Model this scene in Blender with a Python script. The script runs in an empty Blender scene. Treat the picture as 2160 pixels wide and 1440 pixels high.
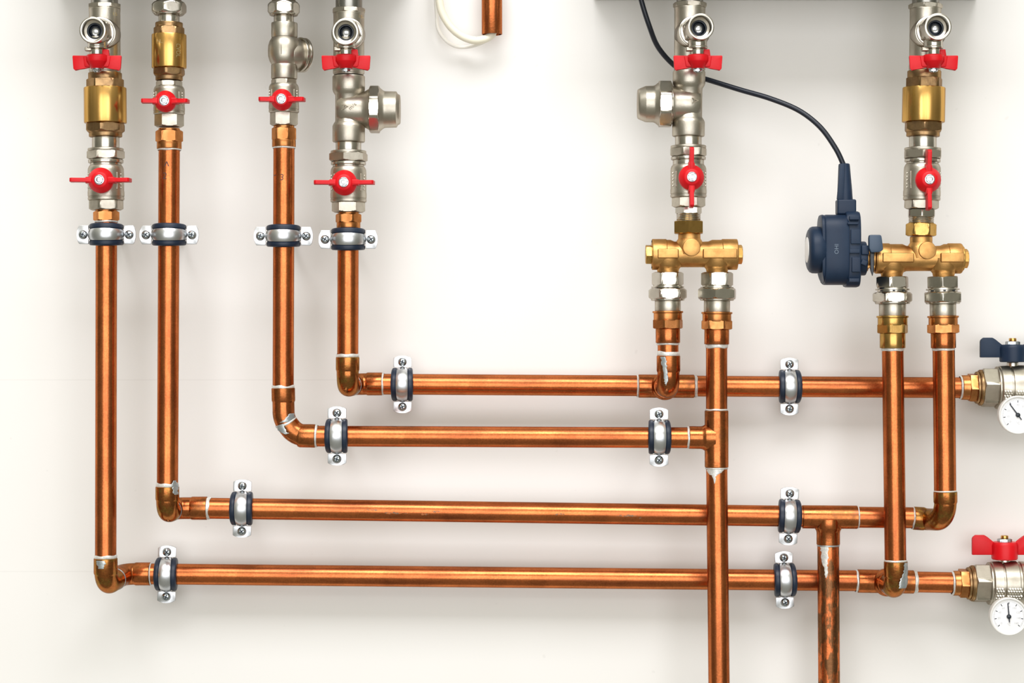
import bpy, bmesh, math, random
from mathutils import Vector, Matrix

# ------------------------------------------------------------------ frame
PX = 0.00049            # metres per photo pixel at the plane of the front pipes
D0 = 2.2                # camera distance to that plane
YF, YM, YB = -0.092, -0.058, -0.032   # pipe layers: front, middle, back (the wall is y = 0)
YCAM = YF - D0
ZC = 1.3                # height of the view centre above the (unseen) floor
def K(y): return PX * (y - YCAM) / D0
def W(px, py, y=YF): return Vector(((px - 1080) * K(y), y, ZC + (720 - py) * K(y)))

sc = bpy.context.scene
COL = sc.collection
cam = bpy.data.objects.new('camera', bpy.data.cameras.new('camera'))
COL.objects.link(cam)
cam.location = (0, YCAM, ZC)
cam.rotation_euler = (math.radians(90), 0, 0)
cam.data.sensor_width = 36.0
cam.data.lens = 36.0 * (D0 / PX) / 2160
cam.data.clip_start = 0.05
sc.camera = cam

# ------------------------------------------------------------------ world and lights
wd = bpy.data.worlds.new('room_light'); sc.world = wd; wd.use_nodes = True
nt = wd.node_tree; nt.nodes.clear()
wo = nt.nodes.new('ShaderNodeOutputWorld'); bg = nt.nodes.new('ShaderNodeBackground')
tc = nt.nodes.new('ShaderNodeTexCoord'); sx = nt.nodes.new('ShaderNodeSeparateXYZ')
mr = nt.nodes.new('ShaderNodeMapRange'); rp = nt.nodes.new('ShaderNodeValToRGB')
nt.links.new(tc.outputs['Generated'], sx.inputs[0]); nt.links.new(sx.outputs['Z'], mr.inputs['Value'])
mr.inputs['From Min'].default_value = -1; mr.inputs['From Max'].default_value = 1
nt.links.new(mr.outputs[0], rp.inputs[0])
rp.color_ramp.elements[0].position = 0.0; rp.color_ramp.elements[0].color = (0.27, 0.262, 0.225, 1)
rp.color_ramp.elements[1].position = 1.0; rp.color_ramp.elements[1].color = (0.76, 0.73, 0.58, 1)
e = rp.color_ramp.elements.new(0.5); e.color = (0.36, 0.35, 0.28, 1)
ab = nt.nodes.new('ShaderNodeMath'); ab.operation = 'ABSOLUTE'; nt.links.new(sx.outputs['X'], ab.inputs[0])
m2 = nt.nodes.new('ShaderNodeMapRange'); nt.links.new(ab.outputs[0], m2.inputs['Value'])
m2.inputs['From Min'].default_value = 0.35; m2.inputs['From Max'].default_value = 0.95
m2.inputs['To Min'].default_value = 1.0; m2.inputs['To Max'].default_value = 0.50
nt.links.new(rp.outputs[0], bg.inputs[0]); nt.links.new(m2.outputs[0], bg.inputs[1])
nt.links.new(bg.outputs[0], wo.inputs[0])

def area(name, loc, target, sx_, sy_, power, color=(1, 1, 1)):
    l = bpy.data.lights.new(name, 'AREA'); l.shape = 'RECTANGLE'; l.size = sx_; l.size_y = sy_
    l.energy = power; l.color = color
    o = bpy.data.objects.new(name, l); COL.objects.link(o)
    o.location = loc
    o.rotation_euler = (Vector(target) - Vector(loc)).to_track_quat('-Z', 'Y').to_euler()
    return o
area('ceiling_softlight', (0.05, -1.8, ZC + 2.2), (0, 0, ZC), 2.6, 1.2, 66, (0.965, 0.955, 1.0))
area('window_daylight', (0.15, -4.1, ZC + 0.25), (0, 0, ZC), 4.2, 2.6, 80, (0.97, 0.96, 1.0))

sc.view_settings.view_transform = 'Standard'
sc.view_settings.look = 'None'
sc.view_settings.gamma = 1.0
sc.view_settings.exposure = 0.14
sc.view_settings.use_curve_mapping = False

# ------------------------------------------------------------------ materials
M = {}
def lin(r, g, b):
    f = lambda c: (c / 255 / 12.92) if c / 255 <= 0.04045 else ((c / 255 + 0.055) / 1.055) ** 2.4
    return (f(r), f(g), f(b), 1)
def mat(name, base, rough=0.4, metal=0.0, other=None, scale=(60, 60, 60), lo=0.4, hi=0.65, rvar=0.08,
        bump=0.0, bscale=400, coat=0.0, third=None, grain=0.0, spec=None):
    m = bpy.data.materials.new(name); m.use_nodes = True; n = m.node_tree.nodes; L = m.node_tree.links
    p = n['Principled BSDF']; p.inputs['Metallic'].default_value = metal; p.inputs['Roughness'].default_value = rough
    p.inputs['Coat Weight'].default_value = coat
    if spec is not None: p.inputs['Specular IOR Level'].default_value = spec
    p.inputs['Base Color'].default_value = base
    t = n.new('ShaderNodeTexCoord'); mp = n.new('ShaderNodeMapping'); L.new(t.outputs['Object'], mp.inputs[0])
    mp.inputs['Scale'].default_value = scale
    nz = n.new('ShaderNodeTexNoise'); nz.inputs['Scale'].default_value = 1.0; nz.inputs['Detail'].default_value = 6
    nz.inputs['Roughness'].default_value = 0.6
    L.new(mp.outputs[0], nz.inputs['Vector'])
    if metal == 1: p.inputs['Specular Tint'].default_value = (0.62, 0.56, 0.52, 1)
    if other:
        r = n.new('ShaderNodeValToRGB'); L.new(nz.outputs['Fac'], r.inputs[0])
        r.color_ramp.elements[0].position = lo; r.color_ramp.elements[0].color = base
        r.color_ramp.elements[1].position = hi; r.color_ramp.elements[1].color = other
        if third:
            e = r.color_ramp.elements.new(min(0.98, hi + 0.12)); e.color = third
        src = r.outputs[0]
        if grain:
            g1 = n.new('ShaderNodeTexNoise'); g1.inputs['Scale'].default_value = 620; g1.inputs['Detail'].default_value = 4
            g2 = n.new('ShaderNodeTexNoise'); g2.inputs['Scale'].default_value = 46; g2.inputs['Detail'].default_value = 5
            for g in (g1, g2): L.new(t.outputs['Object'], g.inputs['Vector'])
            sm = n.new('ShaderNodeMath'); sm.operation = 'MULTIPLY_ADD'; L.new(g1.outputs['Fac'], sm.inputs[0]); sm.inputs[1].default_value = .5
            hf = n.new('ShaderNodeMath'); hf.operation = 'MULTIPLY'; hf.inputs[1].default_value = .5; L.new(g2.outputs['Fac'], hf.inputs[0]); L.new(hf.outputs[0], sm.inputs[2])
            gr = n.new('ShaderNodeMapRange'); L.new(sm.outputs[0], gr.inputs[0]); gr.inputs['From Min'].default_value = .38; gr.inputs['From Max'].default_value = .60
            gr.inputs['To Min'].default_value = 1 - grain; gr.inputs['To Max'].default_value = 1.04
            mu = n.new('ShaderNodeMix'); mu.data_type = 'RGBA'; mu.blend_type = 'MULTIPLY'; mu.inputs[0].default_value = 1
            L.new(src, mu.inputs[6]); L.new(gr.outputs[0], mu.inputs[7]); src = mu.outputs[2]
        L.new(src, p.inputs['Base Color'])
    if rvar:
        mr = n.new('ShaderNodeMapRange'); L.new(nz.outputs['Fac'], mr.inputs[0])
        mr.inputs['From Min'].default_value = 0.3; mr.inputs['From Max'].default_value = 0.7
        mr.inputs['To Min'].default_value = max(0.02, rough - rvar); mr.inputs['To Max'].default_value = rough + rvar
        L.new(mr.outputs[0], p.inputs['Roughness'])
    if bump:
        n2 = n.new('ShaderNodeTexNoise'); n2.inputs['Scale'].default_value = bscale; n2.inputs['Detail'].default_value = 3
        L.new(t.outputs['Object'], n2.inputs['Vector'])
        b = n.new('ShaderNodeBump'); b.inputs['Strength'].default_value = bump; b.inputs['Distance'].default_value = 0.0006
        L.new(n2.outputs['Fac'], b.inputs['Height']); L.new(b.outputs[0], p.inputs['Normal'])
    M[name] = m
    return m
mat('copper_v', (0.66, 0.198, 0.062, 1), 0.27, 1, (0.33, 0.090, 0.036, 1), (85, 85, 9), 0.42, 0.72, 0.06, 0.08, 500, grain=0.28)
mat('copper_h', (0.66, 0.198, 0.062, 1), 0.27, 1, (0.33, 0.090, 0.036, 1), (9, 85, 85), 0.42, 0.72, 0.06, 0.08, 500, grain=0.28)
mat('copper_mottled', (0.74, 0.205, 0.068, 1), 0.33, 1, (0.25, 0.115, 0.050, 1), (100, 100, 34), 0.46, 0.52, 0.10, 0.12, 300, grain=0.3)
mat('copper_fit', (0.62, 0.190, 0.062, 1), 0.26, 1, (0.38, 0.135, 0.042, 1), (55, 55, 55), 0.42, 0.60, 0.10, 0.10, 260, third=(0.30, 0.10, 0.05, 1), grain=0.3)
mat('copper_burnt', (0.50, 0.175, 0.052, 1), 0.24, 1, (0.42, 0.235, 0.06, 1), (70, 70, 70), 0.45, 0.58, 0.10, 0.15, 260, third=(0.27, 0.09, 0.06, 1), grain=0.35)
mat('bronze', (0.66, 0.275, 0.098, 1), 0.27, 1, (0.44, 0.175, 0.055, 1), (50, 50, 50), 0.40, 0.62, 0.06, 0.05, 400)
mat('bronze_dark', (0.42, 0.265, 0.125, 1), 0.33, 1, (0.26, 0.165, 0.085, 1), (60, 60, 60), 0.40, 0.62, 0.08, 0.12, 500)
mat('brass_polished', (0.78, 0.475, 0.155, 1), 0.23, 1, (0.58, 0.33, 0.085, 1), (190, 190, 5), 0.38, 0.66, 0.06, 0.03, 400)
mat('brass_cast', (0.66, 0.365, 0.125, 1), 0.38, 1, (0.48, 0.255, 0.085, 1), (60, 60, 60), 0.45, 0.66, 0.07, 0.25, 1600)
mat('brass_dark', (0.56, 0.34, 0.105, 1), 0.24, 1, (0.38, 0.22, 0.06, 1), (60, 60, 60), 0.45, 0.66, 0.07, 0.05, 900)
mat('nickel', (0.56, 0.525, 0.445, 1), 0.34, 1, (0.45, 0.415, 0.345, 1), (60, 60, 60), 0.40, 0.66, 0.06, 0.18, 1500)
mat('nickel_smooth', (0.60, 0.57, 0.50, 1), 0.22, 1, (0.48, 0.45, 0.385, 1), (50, 50, 50), 0.40, 0.66, 0.05, 0.03, 900)
mat('steel_grey', (0.36, 0.355, 0.32, 1), 0.30, 1, (0.28, 0.275, 0.25, 1), (60, 60, 30), 0.40, 0.66, 0.05)
mat('zinc', (0.72, 0.735, 0.745, 1), 0.32, 1, (0.58, 0.61, 0.64, 1), (45, 45, 45), 0.40, 0.66, 0.08, 0.06, 500)
mat('zinc_screw', (0.58, 0.62, 0.65, 1), 0.18, 1, (0.42, 0.47, 0.50, 1), (120, 120, 120), 0.40, 0.66, 0.05)
mat('scuff', (0.26, 0.17, 0.115, 1), 0.5, 0.8, (0.60, 0.21, 0.075, 1), (420, 420, 420), 0.46, 0.56, 0.08)
mat('recess_shade', (0.03, 0.04, 0.05, 1), 0.5, 0.3, rvar=0)  # shade of screw slots and union notches, painted as a dark colour
mat('rubber', (0.006, 0.014, 0.032, 1), 0.42, 0, (0.012, 0.024, 0.048, 1), (50, 50, 50), rvar=0.06, bump=0.1, bscale=600)
mat('plastic_navy', (0.008, 0.021, 0.048, 1), 0.46, 0, (0.013, 0.030, 0.062, 1), (30, 30, 30), rvar=0.05, spec=0.32, bump=0.08, bscale=1500)
mat('plastic_navy_light', (0.045, 0.075, 0.12, 1), 0.45, 0, rvar=0)
mat('plastic_grey_print', (0.14, 0.19, 0.25, 1), 0.5, 0, rvar=0)
mat('cable_black', (0.005, 0.009, 0.018, 1), 0.36, 0, rvar=0)
mat('plastic_red', (0.66, 0.004, 0.010, 1), 0.40, 0, (0.58, 0.003, 0.008, 1), (40, 40, 40), rvar=0.05, spec=0.32)
mat('cable_white', (0.86, 0.82, 0.66, 1), 0.38, 0, rvar=0)
mat('wire_white', (0.93, 0.91, 0.84, 1), 0.38, 0, rvar=0)
mat('solder', (0.80, 0.79, 0.74, 1), 0.42, 0.45, (0.56, 0.57, 0.54, 1), (260, 260, 260), 0.42, 0.66, 0.10, 0.5, 900)
mat('solder_grey', (0.50, 0.53, 0.52, 1), 0.36, 0.7, (0.33, 0.38, 0.40, 1), (200, 200, 200), 0.42, 0.66, 0.10, 0.4, 900)
mat('seal_black', (0.008, 0.014, 0.022, 1), 0.28, 0, rvar=0)
mat('chrome', (0.62, 0.65, 0.69, 1), 0.20, 1, rvar=0)
mat('dial_white', (0.90, 0.90, 0.89, 1), 0.35, 0, rvar=0)
mat('case_white', (0.78, 0.77, 0.73, 1), 0.30, 0, rvar=0)
mat('print_black', (0.02, 0.025, 0.04, 1), 0.5, 0, rvar=0)
mat('print_grey', (0.52, 0.53, 0.55, 1), 0.5, 0, rvar=0)
mat('marker_black', (0.085, 0.035, 0.028, 1), 0.5, 0, rvar=0)
mat('engraved', (0.20, 0.17, 0.12, 1), 0.5, 0.5, rvar=0)
mat('engraved_light', (0.95, 0.80, 0.45, 1), 0.3, 1, rvar=0)
mat('label_white', (0.9, 0.89, 0.86, 1), 0.4, 0, rvar=0)
mat('casing', (0.48, 0.50, 0.48, 1), 0.5, 0, rvar=0.05)
# painted wall board: faint mottling, a few specks
def wall_mat():
    m = bpy.data.materials.new('wall_paint'); m.use_nodes = True; n = m.node_tree.nodes; L = m.node_tree.links
    p = n['Principled BSDF']; p.inputs['Roughness'].default_value = 0.55; p.inputs['Specular IOR Level'].default_value = 0.25
    t = n.new('ShaderNodeTexCoord')
    nz = n.new('ShaderNodeTexNoise'); nz.inputs['Scale'].default_value = 5; nz.inputs['Detail'].default_value = 3
    L.new(t.outputs['Object'], nz.inputs['Vector'])
    r = n.new('ShaderNodeValToRGB'); L.new(nz.outputs['Fac'], r.inputs[0])
    r.color_ramp.elements[0].position = 0.35; r.color_ramp.elements[0].color = (0.85, 0.838, 0.80, 1)
    r.color_ramp.elements[1].position = 0.65; r.color_ramp.elements[1].color = (0.865, 0.855, 0.822, 1)
    n2 = n.new('ShaderNodeTexNoise'); n2.inputs['Scale'].default_value = 95; n2.inputs['Detail'].default_value = 1
    L.new(t.outputs['Object'], n2.inputs['Vector'])
    r2 = n.new('ShaderNodeValToRGB'); L.new(n2.outputs['Fac'], r2.inputs[0])
    r2.color_ramp.elements[0].position = 0.765; r2.color_ramp.elements[0].color = (0, 0, 0, 1)
    r2.color_ramp.elements[1].position = 0.80; r2.color_ramp.elements[1].color = (1, 1, 1, 1)
    # board joints: two hair-thin horizontal lines on the left boards
    sx = n.new('ShaderNodeSeparateXYZ'); L.new(t.outputs['Object'], sx.inputs[0])
    acc = r2.outputs[0]
    for z in (W(0, 801, 0).z, W(0, 1205, 0).z):
        c = n.new('ShaderNodeMath'); c.operation = 'COMPARE'; c.inputs[1].default_value = z; c.inputs[2].default_value = 0.0005
        L.new(sx.outputs['Z'], c.inputs[0])
        l = n.new('ShaderNodeMath'); l.operation = 'LESS_THAN'; l.inputs[1].default_value = -0.18; L.new(sx.outputs['X'], l.inputs[0])
        mu = n.new('ShaderNodeMath'); mu.operation = 'MULTIPLY'; L.new(c.outputs[0], mu.inputs[0]); L.new(l.outputs[0], mu.inputs[1])
        ad = n.new('ShaderNodeMath'); ad.operation = 'MAXIMUM'; L.new(acc, ad.inputs[0]); L.new(mu.outputs[0], ad.inputs[1]); acc = ad.outputs[0]
    sc_ = n.new('ShaderNodeMath'); sc_.operation = 'MULTIPLY'; sc_.inputs[1].default_value = 0.09; L.new(acc, sc_.inputs[0])
    mx = n.new('ShaderNodeMix'); mx.data_type = 'RGBA'; L.new(sc_.outputs[0], mx.inputs[0]); L.new(r.outputs[0], mx.inputs[6])
    mx.inputs[7].default_value = (0.35, 0.33, 0.30, 1)
    L.new(mx.outputs[2], p.inputs['Base Color'])
    n3 = n.new('ShaderNodeTexNoise'); n3.inputs['Scale'].default_value = 260; L.new(t.outputs['Object'], n3.inputs['Vector'])
    b = n.new('ShaderNodeBump'); b.inputs['Strength'].default_value = 0.06; b.inputs['Distance'].default_value = 0.001
    L.new(n3.outputs['Fac'], b.inputs['Height']); L.new(b.outputs[0], p.inputs['Normal'])
    M['wall'] = m
wall_mat()

# ------------------------------------------------------------------ object helpers
class Root:
    """A top-level thing: an Empty (or, for one-mesh things, the mesh itself)."""
    def __init__(s, name, loc, label, cat, group=None):
        s.o = bpy.data.objects.new(name, None); COL.objects.link(s.o)
        s.o.empty_display_size = 0.01
        s.loc = Vector(loc); s.o.location = s.loc
        s.o['label'] = label; s.o['category'] = cat
        if group: s.o['group'] = group
    def part(s, name, bm, m, parent=None, label=None, smooth=35):
        o = link_mesh(name, bm, m, s.loc, smooth)
        o.location = (0, 0, 0)
        o.parent = parent if parent is not None else s.o
        if label: o['label'] = label
        return o
def link_mesh(name, bm, m, origin, smooth=35):
    bmesh.ops.recalc_face_normals(bm, faces=bm.faces)
    me = bpy.data.meshes.new(name)
    bmesh.ops.translate(bm, verts=bm.verts, vec=-Vector(origin))
    bm.to_mesh(me); bm.free()
    me.polygons.foreach_set('use_smooth', [True] * len(me.polygons))
    me.set_sharp_from_angle(angle=math.radians(smooth))
    me.materials.append(M[m] if isinstance(m, str) else m)
    o = bpy.data.objects.new(name, me); COL.objects.link(o)
    o.location = origin
    return o
def single(name, bm, m, loc, label, cat, group=None, smooth=35):
    o = link_mesh(name, bm, m, Vector(loc), smooth)
    o['label'] = label; o['category'] = cat
    if group: o['group'] = group
    return o

class Axis:
    """A turning axis; t runs in photo pixels from t0 at p0 to t1 at p1."""
    def __init__(s, p0, p1, t0, t1, k, up=None):
        s.p0, s.p1, s.t0, s.t1, s.k = Vector(p0), Vector(p1), t0, t1, k
        s.d = (s.p1 - s.p0).normalized()
        ref = Vector(up) if up is not None else Vector((0, -1, 0))
        s.u = (ref - s.d * ref.dot(s.d)).normalized(); s.v = s.d.cross(s.u)
    def pt(s, t): return s.p0 + (s.p1 - s.p0) * ((t - s.t0) / (s.t1 - s.t0))
    def at(s, t, th, r): return s.pt(t) + (s.u * math.cos(th) + s.v * math.sin(th)) * (r * s.k)
def VA(xa, ya, xb, yb, y=YF): return Axis(W(xa, ya, y), W(xb, yb, y), ya, yb, K(y))
def HA(xa, ya, xb, yb, y=YB): return Axis(W(xa, ya, y), W(xb, yb, y), xa, xb, K(y))
def GA(p, d, k=PX, up=None):
    p = Vector(p); d = Vector(d).normalized()
    return Axis(p, p + d * (100 * k), 0, 100, k, up if up is not None else ((0, -1, 0) if abs(d.y) < .9 else (0, 0, 1)))

NS = 56
def rings(bm, ax, rows, n=NS, cap=True):
    """rows: list of (t, r or function of theta)."""
    prev = None; first = None
    for t, r in rows:
        ring = []
        for i in range(n):
            th = 2 * math.pi * i / n
            rr = r(th) if callable(r) else r
            ring.append(bm.verts.new(ax.at(t, th, rr)))
        if prev:
            for i in range(n):
                bm.faces.new((prev[i], prev[(i + 1) % n], ring[(i + 1) % n], ring[i]))
        else: first = ring
        prev = ring
    if cap:
        bm.faces.new(first); bm.faces.new(prev)
def R(t0, t1, r0, r1=None, b=1.0): return ('R', t0, t1, r0, r1 if r1 is not None else r0, b)
def H(t0, t1, w, rot=0, n=6, c=3.0): return ('H', t0, t1, w, rot, n, c)
def P(*rows): return ('P', rows)
def T(t0, t1, r, pitch=3.2, dep=1.3): return ('T', t0, t1, r, pitch, dep)
def turned(ax, *segs, bm=None):
    bm = bm or bmesh.new()
    for s in segs:
        if s[0] == 'R':
            _, a, b_, r0, r1, b = s; b = min(b, abs(b_ - a) * .3)
            sg = 1 if b_ > a else -1
            rings(bm, ax, [(a, r0 - b), (a + sg * b * .3, r0 - b * .3), (a + sg * b, r0), (b_ - sg * b, r1), (b_ - sg * b * .3, r1 - b * .3), (b_, r1 - b)])
        elif s[0] == 'P': rings(bm, ax, list(s[1]))
        elif s[0] == 'T':
            _, a, b_, r, p, dep = s; rows = []; t = a
            while t < b_ - .01:
                rows += [(t, r - dep), (min(b_, t + p * .5), r)]; t += p
            rows.append((b_, r - dep)); rings(bm, ax, rows)
        else:
            _, a, b_, w, rot, n, c = s; sg = 1 if b_ > a else -1
            rot = math.radians(rot); st = 2 * math.pi / n
            Rc = w / max(abs(math.sin(rot + i * st)) for i in range(n))
            ap = Rc * math.cos(st / 2)
            def hexr(th, lim=1e9):
                x = (th - rot) % st - st / 2
                return min(ap / math.cos(x), lim)
            rows = []
            for f in (0, .33, .66, 1): rows.append((a + sg * c * f, (lambda th, f=f: hexr(th, ap * .975 + (Rc - ap * .975) * f))))
            for f in (1, .66, .33, 0): rows.append((b_ - sg * c * f, (lambda th, f=f: hexr(th, ap * .975 + (Rc - ap * .975) * f))))
            m_ = 12 * n
            rings(bm, ax, rows, n=m_)
    return bm
def tubehole(ax, t0, t1, r, ri, b=1.5):
    """hollow tube with rounded lip at t1, open at t1."""
    bm = bmesh.new()
    rings(bm, ax, [(t0, r), (t1 - b, r), (t1 - b * .3, r - b * .3), (t1, r - b), (t1, ri + b), (t1 - b * .4, ri + b * .3), (t1 - b * 1.5, ri), (t0 - 12, ri)], cap=False)
    return bm
def box(bm, c, hx, hy, hz, rot=None, bev=0):
    """box with half sizes in metres; rot is a Matrix"""
    g = bmesh.ops.create_cube(bm, size=2.0)
    vs = g['verts']
    m = Matrix.Translation(Vector(c)) @ (rot.to_4x4() if rot else Matrix.Identity(4)) @ Matrix.Diagonal((hx, hy, hz, 1))
    bmesh.ops.transform(bm, matrix=m, verts=vs)
    if bev:
        es = [e for e in bm.edges if e.verts[0] in vs and e.verts[1] in vs]
        bmesh.ops.bevel(bm, geom=es, offset=bev, segments=3, affect='EDGES', profile=.5, clamp_overlap=True)
    return bm
def prism(bm, pts, origin, ex, ey, ez, th, bev=0):
    """extrude polygon pts (px) in plane ex,ey by +-th/2 along ez, scaled by PX"""
    o = Vector(origin)
    a = [bm.verts.new(o + (ex * x + ey * y) * PX + ez * (th / 2 * PX)) for x, y in pts]
    b = [bm.verts.new(o + (ex * x + ey * y) * PX - ez * (th / 2 * PX)) for x, y in pts]
    fs = [bm.faces.new(a), bm.faces.new(b[::-1])]
    n = len(pts)
    for i in range(n): fs.append(bm.faces.new((a[i], b[i], b[(i + 1) % n], a[(i + 1) % n])))
    if bev:
        es = set(e for f in fs for e in f.edges)
        bmesh.ops.bevel(bm, geom=list(es), offset=bev * PX, segments=2, affect='EDGES', profile=.5, clamp_overlap=True)
    return bm
def fillet(pts, rad, n=9):
    out = [Vector(pts[0])]
    for i in range(1, len(pts) - 1):
        a, b, c = Vector(pts[i - 1]), Vector(pts[i]), Vector(pts[i + 1])
        r = rad[i - 1] if isinstance(rad, (list, tuple)) else rad
        d1 = (a - b).normalized(); d2 = (c - b).normalized()
        ang = d1.angle(d2); tl = min(r / math.tan(ang / 2), (a - b).length * .98, (c - b).length * .98)
        r2 = tl * math.tan(ang / 2); bis = (d1 + d2).normalized(); cc = b + bis * (r2 / math.sin(ang / 2))
        s = b + d1 * tl - cc; e_ = b + d2 * tl - cc; tot = s.angle(e_); axn = s.cross(e_).normalized()
        for j in range(n + 1): out.append(cc + Matrix.Rotation(tot * j / n, 3, axn) @ s)
    out.append(Vector(pts[-1]))
    return out
def sweep(bm, path, r, n=32, cap=True):
    """r in metres, number or list"""
    pts = [path[0]] + [p for i, p in enumerate(path[1:], 1) if (p - path[i - 1]).length > 1e-7]
    m = len(pts); tan = []
    for i in range(m):
        tan.append(((pts[min(i + 1, m - 1)] - pts[max(i - 1, 0)])).normalized())
    ref = Vector((0, -1, 0)) if abs(tan[0].y) < .9 else Vector((1, 0, 0))
    u = (ref - tan[0] * ref.dot(tan[0])).normalized(); prev = None
    for i in range(m):
        u = (u - tan[i] * u.dot(tan[i])).normalized(); v = tan[i].cross(u)
        rr = r[i] if isinstance(r, list) else r
        ring = [bm.verts.new(pts[i] + (u * math.cos(2 * math.pi * j / n) + v * math.sin(2 * math.pi * j / n)) * rr) for j in range(n)]
        if prev:
            for j in range(n): bm.faces.new((prev[j], prev[(j + 1) % n], ring[(j + 1) % n], ring[j]))
        elif cap: bm.faces.new(ring)
        prev = ring
    if cap: bm.faces.new(prev)
    return bm
def catmull(pts, n=10):
    pts = [Vector(p) for p in pts]; P_ = [2 * pts[0] - pts[1]] + pts + [2 * pts[-1] - pts[-2]]; out = []
    for i in range(1, len(P_) - 2):
        a, b, c, d = P_[i - 1:i + 3]
        for j in range(n):
            t = j / n
            out.append(.5 * ((2 * b) + (c - a) * t + (2 * a - 5 * b + 4 * c - d) * t * t + (3 * b - a - 3 * c + d) * t ** 3))
    out.append(pts[-1]); return out
def solder_bm(ax, t, r, w=5, seed=0, skew=0.0, blob=2.0):
    rnd = random.Random(seed); ph = [rnd.uniform(0, 6.28) for _ in range(6)]; am = [rnd.uniform(.2, 1) for _ in range(6)]
    def wob(th, o): return sum(am[j] * math.sin((j + 1) * th + ph[j] + o) for j in range(6)) / 2.2
    bm = bmesh.new(); n = NS; prev = None; first = None
    for q, (f, g) in enumerate(((-1, 0), (-.6, .8), (0, 1.2), (.6, .8), (1, 0))):
        ring = []
        for i in range(n):
            th = 2 * math.pi * i / n
            half = w / 2 * (1 + .35 * blob / 2 * wob(th, 0 if f < 0 else 2.5))
            tt = t + skew * math.cos(th) + f * max(.8, half)
            ring.append(bm.verts.new(ax.at(tt, th, r + g * (1 + .25 * wob(th, 1)))))
        if prev:
            for i in range(n): bm.faces.new((prev[i], prev[(i + 1) % n], ring[(i + 1) % n], ring[i]))
        prev = ring
    return bm
def drip_bm(ax, r, rows, sgn=-1):
    """film of solder on a round surface; rows (t, left, right) in px offsets from the axis as seen"""
    bm = bmesh.new(); prev = None; nc = 10; rnd = random.Random(int(rows[0][0] * 7)); fine = []
    for q in range(len(rows) - 1):
        for j in range(4):
            f = j / 4; fine.append(tuple(rows[q][i] * (1 - f) + rows[q + 1][i] * f + (rnd.uniform(-1.5, 1.5) if i else 0) for i in range(3)))
    fine.append(rows[-1]); rows = fine
    for q, (t, a, b) in enumerate(rows):
        line = []
        for j in range(nc + 1):
            o = a + (b - a) * j / nc
            o = max(-r * .995, min(r * .995, o)); h = 0.7 if (0 < j < nc and 0 < q < len(rows) - 1) else 0.15
            base = ax.pt(t); side = ax.d.cross(Vector((0, -1, 0))).normalized() * sgn
            dep = math.sqrt(max(0, r * r - o * o))
            dv = side * o + ax.u * dep
            line.append(bm.verts.new(base + dv * ax.k * (1 + h / r)))
        if prev:
            for j in range(nc): bm.faces.new((prev[j], prev[j + 1], line[j + 1], line[j]))
        prev = line
    return bm
def text_bm(txt, size, font_rot=0.0):
    """flat text mesh in the x-z plane, centred, facing -y; size in px"""
    c = bpy.data.curves.new('t', 'FONT'); c.body = txt; c.size = size * PX; c.align_x = 'CENTER'; c.align_y = 'CENTER'
    c.resolution_u = 3
    o = bpy.data.objects.new('t', c); COL.objects.link(o)
    me = bpy.data.meshes.new_from_object(o.evaluated_get(bpy.context.evaluated_depsgraph_get()))
    bm = bmesh.new(); bm.from_mesh(me)
    bpy.data.objects.remove(o); bpy.data.curves.remove(c); bpy.data.meshes.remove(me)
    bmesh.ops.transform(bm, matrix=Matrix.Rotation(math.radians(90), 4, 'X') @ Matrix.Rotation(font_rot, 4, 'Z'), verts=bm.verts)
    return bm
def text_on(root, parent, txt, px, py, size, axis_px, r, m, rot=0.0, y=YF, horizontal=False, name='marking', label=None):
    """text laid on a cylinder: axis_px = px (vertical axis) or py (horizontal axis)"""
    bm = text_bm(txt, size, rot); bmesh.ops.subdivide_edges(bm, edges=bm.edges, cuts=1)
    k = K(y); c = W(px, py, y); ctr = W(axis_px, py, y) if not horizontal else W(px, axis_px, y)
    for v in bm.verts:
        p = v.co + c; o = (p.x - ctr.x) if not horizontal else (p.z - ctr.z)
        p.y = y - math.sqrt(max(0, (r * k) ** 2 - o * o)) - 0.00018
        v.co = p
    return root.part(name, bm, m, parent, label)

# ------------------------------------------------------------------ setting
bm = bmesh.new(); box(bm, (0, .05, ZC), 1.7, .05, 1.3)
wall = single('wall_back', bm, 'wall', (0, 0, 0), 'plain off-white painted wall board behind all the pipes', 'wall')
wall['kind'] = 'structure'; del wall['category']

kw = K(0)
def cabinet(x0, x1, ybot, depth, label):
    a, b = (x0 - 1080) * kw, (x1 - 1080) * kw; z = ZC + (720 - ybot) * kw
    t = Root('wall_cabinet', ((a + b) / 2, -depth / 2, z), label, 'cabinet', 'wall-hung cabinets above the valves')
    m = bmesh.new(); box(m, ((a + b) / 2, -depth / 2, z + .25), (b - a) / 2, depth / 2, .25, bev=.004)
    t.part('casing', m, 'casing')
cabinet(120, 872, -34, .125, 'grey wall cabinet over the four left valve columns, only its shade in view')
cabinet(1250, 2061, 1.5, .125, 'grey wall cabinet above the black cable, its underside edge at the photo top')

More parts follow.
